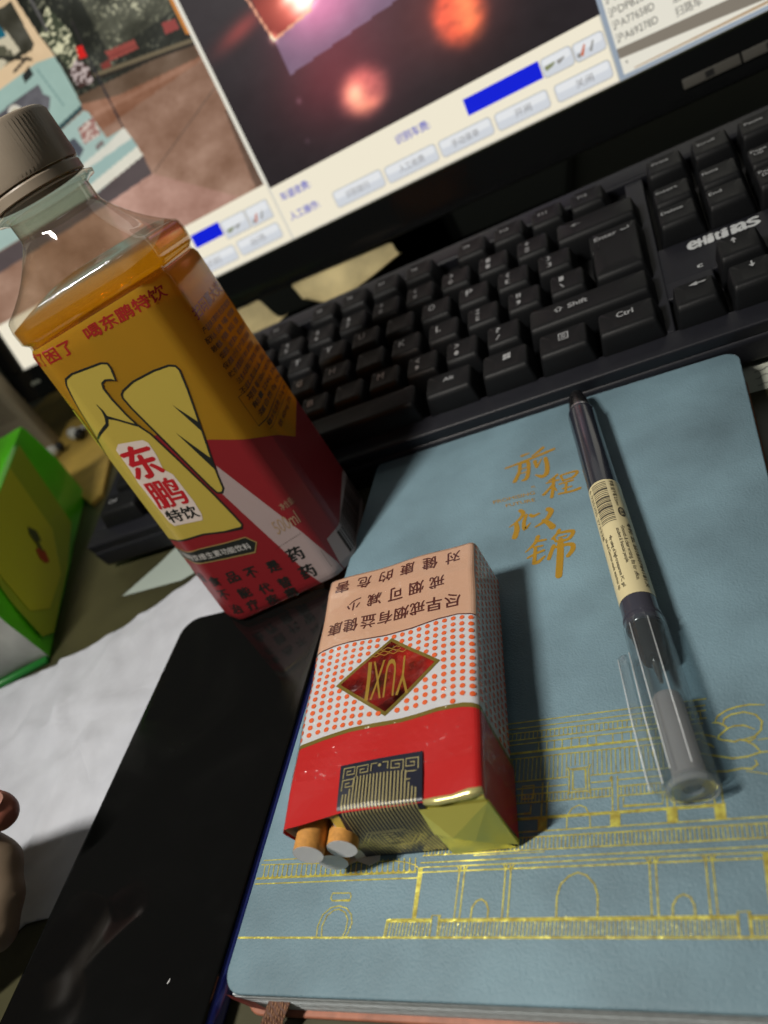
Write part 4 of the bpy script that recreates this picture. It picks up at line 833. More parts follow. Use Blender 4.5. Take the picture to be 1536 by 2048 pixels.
    for i, (a, b) in enumerate(((['Insert'], ['Delete']), (['Home'], ['End']), (['Page', 'Up'], ['Page', 'Down']))):
        for rr, l in ((3.80, a), (2.92, b)):
            n = len(l); key(15.72 + i * 0.98, rr, legs=[(s_, -6.0 + 1.0 * j, 2.2 - 2.2 * j + (0.8 if n > 1 else 0), len(s_) * 1.25 + 1, 1.9) for j, s_ in enumerate(l)])
    for i, c in enumerate(('Print', 'Scroll', 'Pause')): key(15.72 + i, 5.12, legs=[(c, -5, 1.5, 7, 1.8)])
    key(16.62, 1.02, legs=[('>u', -3.0, 1.6, 3.4, 3.4)]); key(15.66, 0.02, legs=[('>l', -1.6, 3.0, 6.0, 3)]); key(16.68, 0.02, legs=[('>d', -1.0, 2.4, 3.4, 3.4)]); key(17.7, 0.02)
    for rr in range(5):
        for i in range(3): key(19.1 + i, rr)
    b = Print()
    for c, x, w_ in zip('eHitiiaS', (0.0, 4.2, 7.6, 10.4, 12.9, 16.4, 18.4, 22.2), (3.6, 2.6, 2.0, 1.8, 2.0, 1.9, 3.6, 4.4)): b.text(c, (301.5 + x, 33.2 ), (301.5 + x + w_, 33.4), (301.7 + x, 38.4), 0.07)
    b.text('c', (303, 20.5), (305, 20.5), (303, 22.3), 0.02)
    fix(b.build('brand_lettering', lambda x, y: KM @ (Vector((x, y, -8.1)) / 1000), mat('brand_silver', (0.55, 0.57, 0.58), 0.4, emit=None), t))
    for x in (20, 400):
        bm = bmesh.new(); box_bm(bm, x / 1000, 0.112, -0.030, 0.03, 0.012, 0.022, KM, 0.001); fix(from_bm('foot', bm, MB, t))
keyboard()

# ------------------------------------------------------------------ monitor with its windows
MT = 0.22; UPV = Vector((0, math.sin(MT), math.cos(MT))); NV = Vector((0, -math.cos(MT), math.sin(MT)))
def mp(x, h, d=0.0): return W(0, 180, 0) + (Vector((x, 0, 0)) + UPV * h + NV * d) * 0.001
def fbm(nx, ny, sc, seed, octv=4):
    r = np.random.default_rng(seed); out = np.zeros((ny, nx)); amp = 1
    for o in range(octv):
        n = max(2, int(sc * 2 ** o)); g = r.random((n + 2, n + 2)); yy = np.linspace(0, n, ny); xx = np.linspace(0, n, nx)
        yi = yy.astype(int); xi = xx.astype(int); fy = (yy - yi)[:, None]; fx = (xx - xi)[None, :]; fy = fy * fy * (3 - 2 * fy); fx = fx * fx * (3 - 2 * fx)
        out += amp * ((g[yi][:, xi] * (1 - fx) + g[yi][:, xi + 1] * fx) * (1 - fy) + (g[yi + 1][:, xi] * (1 - fx) + g[yi + 1][:, xi + 1] * fx) * fy); amp *= 0.5
    return (out - out.min()) / (out.max() - out.min())
def picture(name, x0, x1, h0, h1, step, paint, parent):
    nx = int((x1 - x0) / step) + 1; ny = int((h1 - h0) / step) + 1; X, Y = np.meshgrid(np.linspace(x0, x1, nx), np.linspace(h0, h1, ny))
    rgb = np.clip(paint(X, Y, nx, ny), 0, 255) / 255.0; lin = np.where(rgb <= 0.04045, rgb / 12.92, ((rgb + 0.055) / 1.055) ** 2.4)
    V = [mp(x, y, 0.15) for x, y in zip(X.ravel(), Y.ravel())]
    idx = np.arange(nx * ny).reshape(ny, nx); F = np.stack([idx[:-1, :-1], idx[:-1, 1:], idx[1:, 1:], idx[1:, :-1]], -1).reshape(-1, 4)
    M = bpy.data.materials.new(name); M.use_nodes = True; nt = M.node_tree; b = nt.nodes['Principled BSDF']; at = nt.nodes.new('ShaderNodeVertexColor'); at.layer_name = 'Col'
    b.inputs['Base Color'].default_value = (0.01, 0.01, 0.01, 1); b.inputs['Roughness'].default_value = 0.35; nt.links.new(at.outputs[0], b.inputs['Emission Color']); b.inputs['Emission Strength'].default_value = 1.0
    o = mesh(name, V, F.tolist(), M, parent); ca = o.data.color_attributes.new('Col', 'FLOAT_COLOR', 'POINT'); buf = np.ones((nx * ny, 4), dtype=np.float32); buf[:, :3] = lin.reshape(-1, 3); ca.data.foreach_set('color', buf.ravel())
    return o
def inpoly(X, Y, poly, soft=0.0):
    r = np.zeros(X.shape, bool); n = len(poly); j = n - 1
    for i in range(n):
        xi, yi = poly[i]; xj, yj = poly[j]
        c = ((yi > Y) != (yj > Y)) & (X < (xj - xi) * (Y - yi) / ((yj - yi) or 1e-9) + xi); r ^= c; j = i
    return r
def seg(X, Y, a, b, w):
    a = np.array(a, float); b = np.array(b, float); d = b - a; L_ = (d ** 2).sum(); u = np.clip(((X - a[0]) * d[0] + (Y - a[1]) * d[1]) / L_, 0, 1)
    return np.hypot(X - a[0] - u * d[0], Y - a[1] - u * d[1]) < w / 2
def street(X, Y, nx, ny):
    C = np.zeros(X.shape + (3,)); n1 = fbm(nx, ny, 5, 1); n2 = fbm(nx, ny, 40, 2, 3); n3 = fbm(nx, ny, 16, 3, 5); n4 = fbm(nx, ny, 90, 4, 2)
    C[:] = np.array([150, 117, 98]); C += (n1[..., None] - .5) * 52 + (n3[..., None] - .5) * 34 + (n4[..., None] - .5) * 12
    far = inpoly(X, Y, [(-340, 190), (-340, 150), (-78, 158), (-78, 172)]); C[far] = C[far] * 0.94 + np.array([2, -8, -12])
    band = inpoly(X, Y, [(-340, 190), (-164, 173), (-137, 166), (-78, 160), (-78, 171), (-137, 178), (-160, 181)]); C[band] = np.array([96, 76, 60]) + (n3[band][:, None] - .5) * 40
    k = np.abs(Y - (164 - (X + 150) * 0.08)) < 1.2; C[k & (X > -160)] = C[k & (X > -160)] + 14
    top = Y > 177 - (X + 160) * 0.105 + 0; tr = np.array([34, 36, 30]) + np.zeros(X.shape + (3,)); n5 = fbm(nx, ny, 140, 7, 1); n6 = fbm(nx, ny, 22, 8, 3); tr += (np.clip((n5 - 0.62) * 5, 0, 1) * np.clip(n6 * 1.6 - 0.5, 0, 1))[..., None] * np.array([120, 116, 96]) + (n3[..., None] - .5) * 40 + (n6[..., None] - .5) * 24
    fo = inpoly(X, Y, [(-166, 214), (-152, 224), (-146, 206), (-150, 192), (-160, 192)]); tr[fo] = np.array([58, 64, 48]) + np.clip((n5[fo][:, None] - .5) * 5, 0, 1) * np.array([150, 140, 120]); 
    sp = (X > -130) & (Y > 186) & (Y < 240); tr[sp] = tr[sp] + (n3[sp][:, None]) * np.array([50, 48, 38])
    C[top] = tr[top]
    ke = np.abs(Y - (180.5 - (X + 140) * 0.19)) < 1.0; C[ke & (X > -146)] = np.array([108, 96, 74]); ke = np.abs(Y - (178.6 - (X + 140) * 0.19)) < 0.8; C[ke & (X > -146)] = np.array([38, 32, 26])
    def P_(poly, col, nz=8): m_ = inpoly(X, Y, poly); C[m_] = np.array(col) + (n3[m_][:, None] - .5) * nz * 2
    P_([(-131.9, 188.3), (-110.6, 185), (-111, 180.2), (-131.5, 182.8)], (142, 66, 58)); P_([(-139, 184.5), (-132, 184), (-132, 180.5), (-138.5, 181)], (118, 50, 44)); P_([(-90.1, 184), (-81.3, 181.8), (-81.8, 176.8), (-91.2, 178.2)], (140, 60, 56))
    C[seg(X, Y, (-131.5, 185), (-111, 182), 0.5)] = (96, 40, 36)
    P_([(-79.6, 196), (-77, 196), (-77, 171), (-79.4, 173)], (190, 120, 50)); P_([(-148.1, 198.6), (-143.2, 197.6), (-144.3, 191.4), (-149.8, 192.6)], (206, 30, 26))
    m_ = inpoly(X, Y, [(-161, 190), (-152, 194), (-146.6, 187), (-148.7, 179), (-160, 180.5)]); C[m_] = np.where((n5[m_] > .55)[:, None], (186, 170, 166), (62, 40, 36))
    C[seg(X, Y, (-142.0, 210), (-144.0, 189), 0.9)] = (44, 38, 40); C[seg(X, Y, (-144.0, 189), (-145.7, 150.9), 1.3)] = (42, 40, 46); C[seg(X, Y, (-159.5, 245), (-160, 214), 2)] = (86, 84, 82)
    C[seg(X, Y, (-141.2, 121.2), (-78.2, 142.7), 0.5)] = (92, 76, 66)
    # truck: cream cab, pale teal front and bumper
    P_([(-340, 245), (-169.2, 240), (-166.7, 214.4), (-164, 201.0), (-177.6, 203.9), (-340, 200)], (214, 186, 148), 6)
    P_([(-340, 246), (-172.2, 236), (-172.6, 212.4), (-176.5, 210.4), (-205, 213), (-340, 216)], (60, 58, 48), 30); m_ = inpoly(X, Y, [(-206, 232), (-186, 228), (-184, 214), (-206, 212)]); C[m_] = np.where((n3[m_] > .5)[:, None], (196, 186, 160), (84, 82, 66))
    P_([(-196, 236), (-189, 234), (-187, 224), (-195, 225)], (20, 96, 116)); C[seg(X, Y, (-205, 220), (-180, 207), 1.6)] = (26, 26, 24); C[seg(X, Y, (-196, 207), (-182, 209), 1.4)] = (30, 30, 28)
    P_([(-340, 204), (-177.6, 203.9), (-164.4, 201.2), (-163.6, 190), (-164.3, 172.3), (-167.6, 170.4), (-189.5, 169.5), (-340, 172)], (150, 176, 166), 7)
    P_([(-192, 203), (-184, 205), (-184, 200), (-193, 198.8)], (40, 42, 40)); C[seg(X, Y, (-180, 201), (-176, 178), 1.3)] = (120, 148, 142)
    P_([(-340, 193), (-200, 194.5), (-184.5, 194.8), (-185, 189), (-181.4, 185.4), (-190.7, 177), (-230, 186), (-340, 182)], (86, 84, 88), 34)
    m_ = (np.hypot((X + 211), (Y - 187)) < 6.6); C[m_] = (206, 200, 186); m_ = (np.hypot((X + 211), (Y - 187)) < 4.6); C[m_] = np.where((n2[m_] > .5)[:, None], (190, 180, 150), (86, 80, 74))
    P_([(-340, 172), (-188, 170.2), (-164.5, 172.8), (-165, 170.4), (-189, 167.4), (-340, 166)], (54, 76, 78))
    P_([(-340, 167), (-187.1, 167.4), (-165, 169.6), (-162.6, 168), (-159.8, 150.5), (-145.3, 150.6), (-142.7, 132.8), (-188.8, 127), (-340, 128)], (158, 180, 172), 5)
    P_([(-161.9, 147.6), (-145.3, 150.6), (-143.6, 143.4), (-192, 141.4), (-200, 144)], (208, 206, 192)); P_([(-192, 141.4), (-143.6, 143.4), (-143.1, 138), (-192, 133)], (150, 176, 170), 4); P_([(-192, 133), (-143.1, 138), (-142.6, 132), (-190, 127.4)], (216, 212, 196), 4)
    P_([(-340, 127), (-186.7, 127.4), (-142.6, 132.2), (-143.2, 121.0), (-181.0, 119), (-340, 114)], (84, 74, 74), 6)
    m_ = inpoly(X, Y, [(-175.3, 163.3), (-161.3, 164.2), (-162.2, 153.8), (-177, 154.3)]); C[m_] = np.where((n5[m_] > .5)[:, None], (200, 182, 170), (150, 104, 96))
    P_([(-187, 160), (-181, 160.5), (-179, 152), (-186, 149)], (76, 80, 88)); P_([(-170, 150.4), (-163, 151), (-163.6, 148.6), (-171, 147.6)], (120, 110, 106))
    fade = inpoly(X, Y, [(-186, 119), (-143, 121), (-96, 86), (-186, 86)]); C[fade] = C[fade] + np.array([14, 8, 12]); m_ = inpoly(X, Y, [(-83, 86), (-77, 86), (-77, 130), (-79, 130)]); C[m_] = C[m_] * 0.7
    return C
def night(X, Y, nx, ny):
    n1 = fbm(nx, ny, 4, 11); n3 = fbm(nx, ny, 30, 12, 4); C = np.zeros(X.shape + (3,)); C[:] = (43, 37, 41); C += (n1[..., None] - .5) * 12 + (n3[..., None] - .5) * 5
    sh = np.clip((Y - 84) / 80, 0, 1)[..., None]; C -= (1 - sh) * 8
    def glow(cx, cy, sx, sy, col, rot=0, p=1.0):
        a = (X - cx) * math.cos(rot) + (Y - cy) * math.sin(rot); b = -(X - cx) * math.sin(rot) + (Y - cy) * math.cos(rot)
        g = np.exp(-((a / sx) ** 2 + (b / sy) ** 2) ** p); return g[..., None] * np.array(col, float)
    C += glow(-8, 118, 36, 26, (72, 20, 24)) + glow(62, 118, 26, 22, (62, 18, 14)) + glow(26, 150, 30, 18, (40, 14, 22)) + glow(-48, 160, 18, 4.5, (90, 26, 20), 0.15)
    m_ = inpoly(X, Y, [(-33.0, 146.6), (-32.9, 128.4), (40, 133), (80, 138), (60, 175), (-4, 152)]); C[m_] = C[m_] * 0.35 + np.array([88, 76, 96]) + n3[m_][:, None] * 10
    C += glow(-2, 150, 26, 14, (110, 44, 60))
    m_ = inpoly(X, Y, [(-42, 195), (-35.5, 169), (-33.0, 147.4), (-6.5, 150.5), (2, 158), (10, 195)]); C[m_] = C[m_] * 0.25 + np.array([110, 34, 26]) + glow(-6, 158, 20, 12, (150, 100, 80))[m_]
    for a, b in (((-42, 195), (-33, 147)), ((-33, 147), (-6.5, 150))): m_ = seg(X, Y, a, b, 1.3); C[m_] = (226, 158, 128)
    C += glow(-7, 156, 9, 5, (230, 210, 200), 0.3, 1.2) + glow(-14, 161, 6, 3, (200, 170, 160), 0.2) + glow(-33, 148, 2.2, 2.2, (160, 120, 100))
    r = glow(2, 103, 14.5, 11.5, (128, 62, 52), 0.12, 2.2) * (0.75 + 0.5 * n3[..., None]) + glow(-3, 103.5, 6, 6.5, (110, 100, 64), 0.1, 1.0) + glow(2, 96, 8, 3, (60, 40, 24)); C += r
    C += (glow(64, 113, 14, 14, (150, 50, 22), 0.3, 2.4) * (0.55 + 0.8 * n3[..., None])) + glow(68, 112, 6, 9, (70, 60, 30))
    C += glow(-34.5, 115, 1.6, 1.6, (44, 36, 40)) + glow(-40, 95, 1.4, 1.4, (24, 20, 24))
    return C
def monitor():
    t = thing('monitor', W(-60, 215, -TH), 'wide black monitor showing a street photo, a red night picture and a list window', 'monitor')
    MB = mat('monitor_black', (0.007, 0.0075, 0.008), 0.11, spec=0.45)
    X0, X1, Hb, Ht = -345.0, 218.0, 26.6, 372.0
    def mbox(x0, x1, h0, h1, d0, d1, name, m, bev=1.0):
        bm = bmesh.new(); M4 = Matrix.Translation(W(0, 180, 0)) @ Matrix(((1, 0, 0, 0), (0, -NV.y * 0 + UPV.y, NV.y, 0), (0, UPV.z, NV.z, 0), (0, 0, 0, 1)))
        box_bm(bm, (x0 + x1) / 2000, (h0 + h1) / 2000, (d0 + d1) / 2000, (x1 - x0) / 1000, (h1 - h0) / 1000, (d1 - d0) / 1000, M4, bev / 1000, 3)
        bmesh.ops.recalc_face_normals(bm, faces=bm.faces); return fix(from_bm(name, bm, m, t, True, 40))
    mbox(X0, X1, Hb, Ht, -32, -1.0, 'housing', MB, 4)
    mbox(X0, X1, Hb, 50.2, -3, 3.0, 'bezel', MB, 1.2); mbox(X0, X1, Ht - 18, Ht, -3, 3.0, 'bezel', MB, 1.2); mbox(X0, X0 + 18, 50.4, Ht - 18.2, -3, 2.8, 'bezel', MB, 1.0); mbox(X1 - 18, X1, 50.4, Ht - 18.2, -3, 2.8, 'bezel', MB, 1.0)
    mbox(-100, 0, 60, 200, -75, -32.5, 'stand_arm', MB, 4)
    bm = bmesh.new(); box_bm(bm, -0.05, 0.285, 0.006, 0.26, 0.15, 0.012, bevel=0.003); fix(from_bm('stand_foot', bm, MB, t))
    bm = bmesh.new(); box_bm(bm, -0.05, 0.30, 0.08, 0.07, 0.03, 0.15, bevel=0.003); fix(from_bm('stand_arm', bm, MB, t))
    sc_ = mbox(X0 + 17, X1 - 17, 49.5, Ht - 17, -0.9, 0.0, 'screen', emis('screen_desktop', (190, 188, 178)), 0)
    CR = emis('ui_cream', (238, 230, 208)); BT = emis('ui_button', (206, 210, 216)); BT2 = emis('ui_button_light', (226, 228, 230)); ED = emis('ui_edge', (168, 166, 160)); BL = emis('ui_blue', (4, 26, 212)); TB = emis('ui_text_blue', (96, 100, 190)); TG = emis('ui_text_grey', (150, 150, 152)); FR = emis('ui_frame', (146, 158, 172)); WH = emis('ui_white', (226, 222, 208)); GR = emis('ui_grey_band', (128, 120, 108)); BK = emis('ui_text_black', (70, 66, 60)); GN = emis('bezel_rim', (62, 66, 40))
    def pr(P_, name, m, d): return P_.build(name, lambda x, y: mp(x, y, d), m, sc_)
    o = picture('street_photo', -328, -77.2, 85.6, 250, 0.52, street, sc_)
    o = picture('night_photo', -74.8, 127, 82, 205, 0.8, night, sc_)
    for q in ((-328, 50.2, -75.8, 85.6), (-74.6, 50.2, 126.2, 82.4)): pr(Print().rect(*q), 'toolbar', CR, 0.12)
    pr(Print().rect(-77.2, 85.6, -75.9, 262).rect(-75.8, 50.3, -74.6, 262), 'window_border', WH, 0.18); pr(Print().rect(-328, 50.4, 200, 50.9).rect(-75.9, 50.2, -75.5, 85), 'window_border', ED, 0.2)
    pr(Print().rect(127.0, 51, 129.4, 262).rect(127, 50.4, 200, 52.2), 'window_border', FR, 0.3); pr(Print().rect(129.4, 52.2, 200, 262), 'list_area', WH, 0.15)
    for q in ((-140.2, 70.9, -117.4, 79.2), (50.6, 67.9, 92.8, 76.4)): pr(Print().rect(*q), 'blue_field', BL, 0.25)
    for x0, x1, y0, y1 in ((-152, -115.5, 54.6, 63.4), (-112.6, -80.6, 54.8, 63.6), (-39.6, -7.0, 55.2, 64.2), (-4.6, 27.4, 54.9, 63.4), (29.8, 60.4, 54.6, 63.0), (63.0, 92.0, 54.2, 62.6), (96.0, 124.6, 54.0, 62.0), (-116.4, -98, 67.6, 78.2), (-97, -80.6, 67.4, 78), (93.6, 109.4, 67.4, 76.0), (110.2, 125.4, 67.2, 75.4)):
        r = 1.6 if y1 - y0 < 9.5 else 0.6
        pr(Print().poly(rrect(x0 - .35, y0 - .45, x1 + .35, y1 + .3, r + .3, 3)), 'button_edge', ED, 0.2); pr(Print().poly(rrect(x0, y0, x1, y1, r, 3)), 'button', BT, 0.25); pr(Print().poly(rrect(x0 + .8, y0 + (y1 - y0) * 0.5, x1 - .8, y1 - .5, 1.0, 3)), 'button_shine', BT2, 0.3)
    for s_, x, y, w_ in (('出场', -103, 57.4, 11), ('识别', -140, 57.2, 12), ('识别放行', -32, 57.8, 16), ('人工收费', 3.5, 57.2, 16), ('手动录单', 36.6, 56.8, 16), ('开闸', 73.5, 56.4, 9), ('关闸', 106.5, 56, 9)): pr(Print().text(s_, (x, y), (x + w_, y), (x, y + 4.0), 0.01), 'button_text', TG, 0.35)
    for s_, x, y in (('车道收费:', -70.8, 72.3), ('人工操作:', -70.8, 60.2), ('识别车费:', 8.2, 71.2)): pr(Print().text(s_, (x, y), (x + 21, y), (x, y + 4.9), 0.02), 'label_text', TB, 0.3)
    OV = emis('ui_olive', (128, 134, 96)); RD = emis('ui_red', (196, 100, 60)); GY = emis('ui_gray2', (140, 138, 134))
    for ox in (-109, 100):
        pr(Print().line([(ox - 5, 71.2), (ox - 1.5, 71.7), (ox + 0.5, 72.4)], [2.4, 1.7, 0.6]), 'icon_hand', OV, 0.35); pr(Print().line([(ox + 1.5, 71.4), (ox + 3.5, 71.9), (ox + 5.5, 72.6)], [2.2, 1.5, 0.6]), 'icon_hand', GY, 0.35)
    for ox in (-93, 113.5):
        pr(Print().line([(ox, 69.0), (ox + 2.6, 73.4)], [1.6, 0.8]), 'icon_pencil', RD, 0.35); pr(Print().line([(ox + 4.5, 69.2), (ox + 7.0, 73.4)], [1.4, 0.7]), 'icon_pencil', GY, 0.35); pr(Print().disc(ox - 1.2, 69.6, 1.1, 8), 'icon_dot', GY, 0.33)
    g = Print()
    for i, (s_, y) in enumerate((('沪A69278D', 66.4), ('沪A77658D', 72.4), ('沪DP820C', 78.2), ('沪D38260D', 84.2), ('沪A61305D', 90.2))): pr(Print().text(s_, (130.6, y), (150.6, y), (130.6, y + 4.4), 0.0), 'list_text', BK, 0.3)
    for i, s_ in enumerate(('扫路车', '洒水车', '扫路车')): pr(Print().text(s_, (158.6, 65.0 + i * 6), (170.4, 65.0 + i * 6), (158.6, 69.4 + i * 6), 0.0), 'list_text', BK, 0.3)
    g.poly([(131.6, 57.2), (132.6, 56.4), (132.6, 58)]); pr(g, 'scroll_arrow', BK, 0.3)
    pr(Print().poly([(129.4, 59.8), (129.4, 64.4), (200, 61.2), (200, 54.6)]), 'grey_band', GR, 0.25); pr(Print().poly([(134.5, 52.8), (200, 52.8), (200, 54.2), (135, 53.4)]), 'scroll_track', emis('ui_tan', (176, 150, 120)), 0.28)
    # dirt specks and a faint green rim under the picture
    mbox(X0 + 17, X1 - 17, 49.3, 50.3, 2.0, 3.2, 'rim_strip', mat('rim_strip', (0.03, 0.034, 0.018), 0.3), 0)
    for a, b in ((153.4, 180.0), (180.9, 207.5)):
        o = mbox(a, b, 33.8, 38.6, 2.9, 4.2, 'menu_button', mat('menu_button', (0.105, 0.10, 0.088), 0.4), 0.5)
        q = Print().rect(a + 10.5, 34.7, a + 14.5, 37.6); k = q.build('button_icon', lambda x, y: mp(x, y, 4.3), mat('icon_dark', (0.02, 0.02, 0.02), 0.4), o)
    q = Print().text('SANC', (-326, 37), (-317, 37), (-326, 40.5), 0.1); q = Print()
    for k in range(5): q.disc(-325 + k * 1.9, 38.6 + 0.7 * (k % 2), 1.2, 8)
    fix(q.build('emblem', lambda x, y: mp(x, y, 3.1), mat('emblem_pale', (0.4, 0.42, 0.36), 0.4), t))
monitor()

# ------------------------------------------------------------------ odds and ends round the monitor
def extras():
    def curl(name, pts, label, seed):
        m_ = mat('yellowed_paper', (0.60, 0.50, 0.26), 0.7, noise=0.4, nscale=30)
        bm = bmesh.new(); prev = None
        for row in pts:
            n = len(row) - 1; cur = []
            for k in range(13):
                u = k / 12 * n; i = min(int(u), n - 1); f = u - i; a = Vector(row[i]); b = Vector(row[i + 1]); cur.append(bm.verts.new(W(*(a.lerp(b, f)))))
            if prev:
                for k in range(12): bm.faces.new((prev[k], prev[k + 1], cur[k + 1], cur[k]))
            prev = cur
        o = from_bm(name, bm, m_, None, True); sm = o.modifiers.new('thickness', 'SOLIDIFY'); sm.thickness = 0.0003; sb = o.modifiers.new('smooth', 'SUBSURF'); sb.levels = 1; sb.render_levels = 1
        tag(o, label, 'paper'); return o
    curl('curled_paper', PAPER1, 'yellowed paper curling up behind the keyboard, the longer one nearer the screen middle', 1)
    curl('curled_paper', PAPER2, 'shorter pale yellowed paper scrap beside the bottle behind the keyboard', 2)
    # green soft pack of tissues
    a = np.array([-251.0, 87.0]); b = np.array([-180.0, -63.0]); w = np.array([-0.94, -0.33]) * 95
    t = thing('tissue_pack', W(-260, 0, -TH), 'bright green plastic tissue pack with a pale open end at the left edge', 'tissue pack')
    c = [a, b, b + w, a + w]; ctr = sum(c) / 4
    bm = bmesh.new(); rings = []
    for z, k in ((-11.8, 0.985), (-10, 1.0), (18, 1.008), (44, 1.0), (47.5, 0.985), (48.2, 0.96)):
        ring = []
        for i in range(4):
            p = ctr + (c[i] - ctr) * k; q = ctr + (c[(i + 1) % 4] - ctr) * k
            for s_ in range(8): ring.append(bm.verts.new(W(*(p + (q - p) * s_ / 8 + rng.normal(0, 0.35, 2)), z)))
        rings.append(ring)
    n = 32
    for r0, r1 in zip(rings[:-1], rings[1:]):
        for k in range(n): f = bm.faces.new((r0[k], r0[(k + 1) % n], r1[(k + 1) % n], r1[k])); f.material_index = 1 if 8 <= k < 16 else 0
    bm.faces.new(rings[0][::-1]); bm.faces.new(rings[-1])
    G = mat('tissue_green', (0.10, 0.62, 0.01), 0.35, coat=0.3, noise=0.3, nscale=18); Wp = mat('tissue_white', (0.36, 0.37, 0.34), 0.7, noise=0.2, nscale=60)
    fix(from_bm('wrapping', bm, [G, Wp], t, True, 50))
    def face(u, v, off=0.6):   # right long face: u 0..1 far to near, v height mm
        p = a + (b - a) * u; nn = np.array([-(b - a)[1], (b - a)[0]]); nn = nn / np.linalg.norm(nn); p = p + nn * (off if nn[0] > 0 else off) ; return W(p[0], p[1], -TH + v)
    pan = [(0.16, 58), (0.30, 8), (0.55, 3.5), (0.90, 3), (0.955, 9), (0.93, 30), (0.86, 57)]
    fix(Print().poly(pan).build('olive_panel', lambda x, y: face(x, y, 1.6), mat('tissue_olive', (0.34, 0.46, 0.02), 0.4, coat=0.2), t, [0.2, .3, .4, .5, .6, .7, .8, .9]))
    fix(Print().poly([(0.34, 58), (0.44, 20), (0.62, 7), (0.82, 9), (0.9, 20), (0.84, 58)]).build('yellow_panel', lambda x, y: face(x, y, 1.9), mat('tissue_yellow_green', (0.56, 0.60, 0.025), 0.4, coat=0.2), t))
    q = Print(); q.poly([(0.585, 21), (0.60, 25.5), (0.622, 27), (0.645, 23), (0.64, 18.5), (0.615, 16.5), (0.60, 19)]); fix(q.build('emblem_red', lambda x, y: face(x, y, 2.2), mat('tissue_red', (0.4, 0.06, 0.015), 0.5), t))
    q = Print(); q.poly([(0.53, 30), (0.55, 36), (0.575, 34), (0.59, 29), (0.585, 24), (0.60, 21), (0.60, 27), (0.575, 27.5), (0.56, 25), (0.545, 27)]);  fix(q.build('emblem_dark', lambda x, y: face(x, y, 2.3), mat('tissue_dark', (0.06, 0.08, 0.02), 0.5), t))
    bm = bmesh.new(); tube_bm(bm, [W(*(b + (b - a) * 0.01), -TH + 1.6), W(*(b + w + (b - a) * 0.01), -TH + 1.6)], 0.0022, 10); fix(from_bm('seam', bm, mat('tissue_dark_green', (0.01, 0.16, 0.02), 0.4), t, True))
    # yellow carton with white earphones
    o = slab('yellow_folder', [(-452, 238), (-330, 140), (-231, 66), (-226, 74), (-252, 132), (-262, 152), (-425, 305)][::-1][::-1], -TH + 0.1, -8.5, mat('folder_yellow', (0.55, 0.37, 0.08), 0.5, noise=0.25, nscale=30), None, bev=0.8); tag(o, 'yellow folder lying on the desk under the left end of the monitor', 'folder')
    for i, (x, y, ang, lb) in enumerate(((-322, 150, 0.6, 'white earphone lying on the yellow folder, nearer the tissue pack'), (-306, 166, -0.5, 'white earphone lying on the yellow folder, nearer the bottle'))):
        e = thing('earphone', W(x, y, -8.5), lb, 'earphone', 'earphones on the yellow folder')
        bm = bmesh.new(); d = Vector((math.cos(ang), math.sin(ang), 0)); c0 = W(x, y, -3.2)
        tube_bm(bm, [c0 - d * 0.009, c0 - d * 0.007, c0 - d * 0.002, c0 + d * 0.003, c0 + d * 0.006], [0.0015, 0.0042, 0.0051, 0.0045, 0.0028], 14); fix(from_bm('earbud', bm, mat('earphone_white', (0.62, 0.62, 0.58), 0.3), e, True))
        bm = bmesh.new(); tube_bm(bm, [c0 + d * 0.006, c0 + d * 0.009, c0 + d * 0.011], [0.0028, 0.0046, 0.002], 14); fix(from_bm('tip', bm, mat('earphone_black', (0.015, 0.015, 0.015), 0.5), e, True))
        bm = bmesh.new(); s_ = Vector((-d.y, d.x, 0)); tube_bm(bm, [c0, c0 - d * 0.004 + s_ * 0.016 - Vector((0, 0, 0.003))], [0.0026, 0.0021], 10); fix(from_bm('stem', bm, mat('earphone_white', (0, 0, 0)), e, True))
    # perforated beige box
    t = thing('perforated_box', W(-373, 183, -TH), 'beige perforated box standing behind the green tissue pack at the left edge', 'box')
    bm = bmesh.new(); box_bm(bm, *W(-373, 178, 44), 0.066, 0.012, 0.112, bevel=0.003, seg=3); fix(from_bm('body', bm, mat('beige_plastic', (0.40, 0.34, 0.25), 0.55), t, True, 40))
    q = Print()
    for i in range(30):
        for j in range(38): q.disc(-402 + i * 1.85, 24 + j * 1.95, 0.62, 6)
    o = q.build('perforation', lambda x, y: W(x, 171.9, y), mat('perforation_dark', (0.13, 0.10, 0.07), 0.7), t); fix(o); o['kind'] = 'stuff'
PAPER1 = [[(-91, 183, 27), (-72, 183, 26.8), (-53, 183, 26.5), (-34, 183, 26), (-16, 183, 25.5)], [(-86, 177, 25), (-70, 176, 20), (-52, 175, 17), (-34, 176, 19), (-15, 178, 23)], [(-82, 171, 22), (-68, 169, 15.5), (-51, 168, 12.5), (-33, 170, 15), (-12, 173, 20)], [(-79, 166, 20), (-67, 164, 13.2), (-50, 163, 12.2), (-31, 165, 16), (-8, 168, 22)], [(-76, 165, 23), (-65, 162, 15.5), (-49, 160, 15), (-30, 163, 18.5), (-8, 166, 23.5)]]
PAPER2 = [[(-145, 183, 25), (-132, 183, 27), (-124, 183, 27), (-115, 183, 27.5)], [(-140, 176, 18), (-130, 175, 17), (-118, 174, 16), (-107, 175, 16)], [(-132, 166, 14), (-120, 165, 13.5), (-108, 162, 14), (-95, 160, 17)], [(-124, 158, 16), (-112, 156, 15.5), (-100, 154, 17), (-82, 152, 22.5)]]
extras()

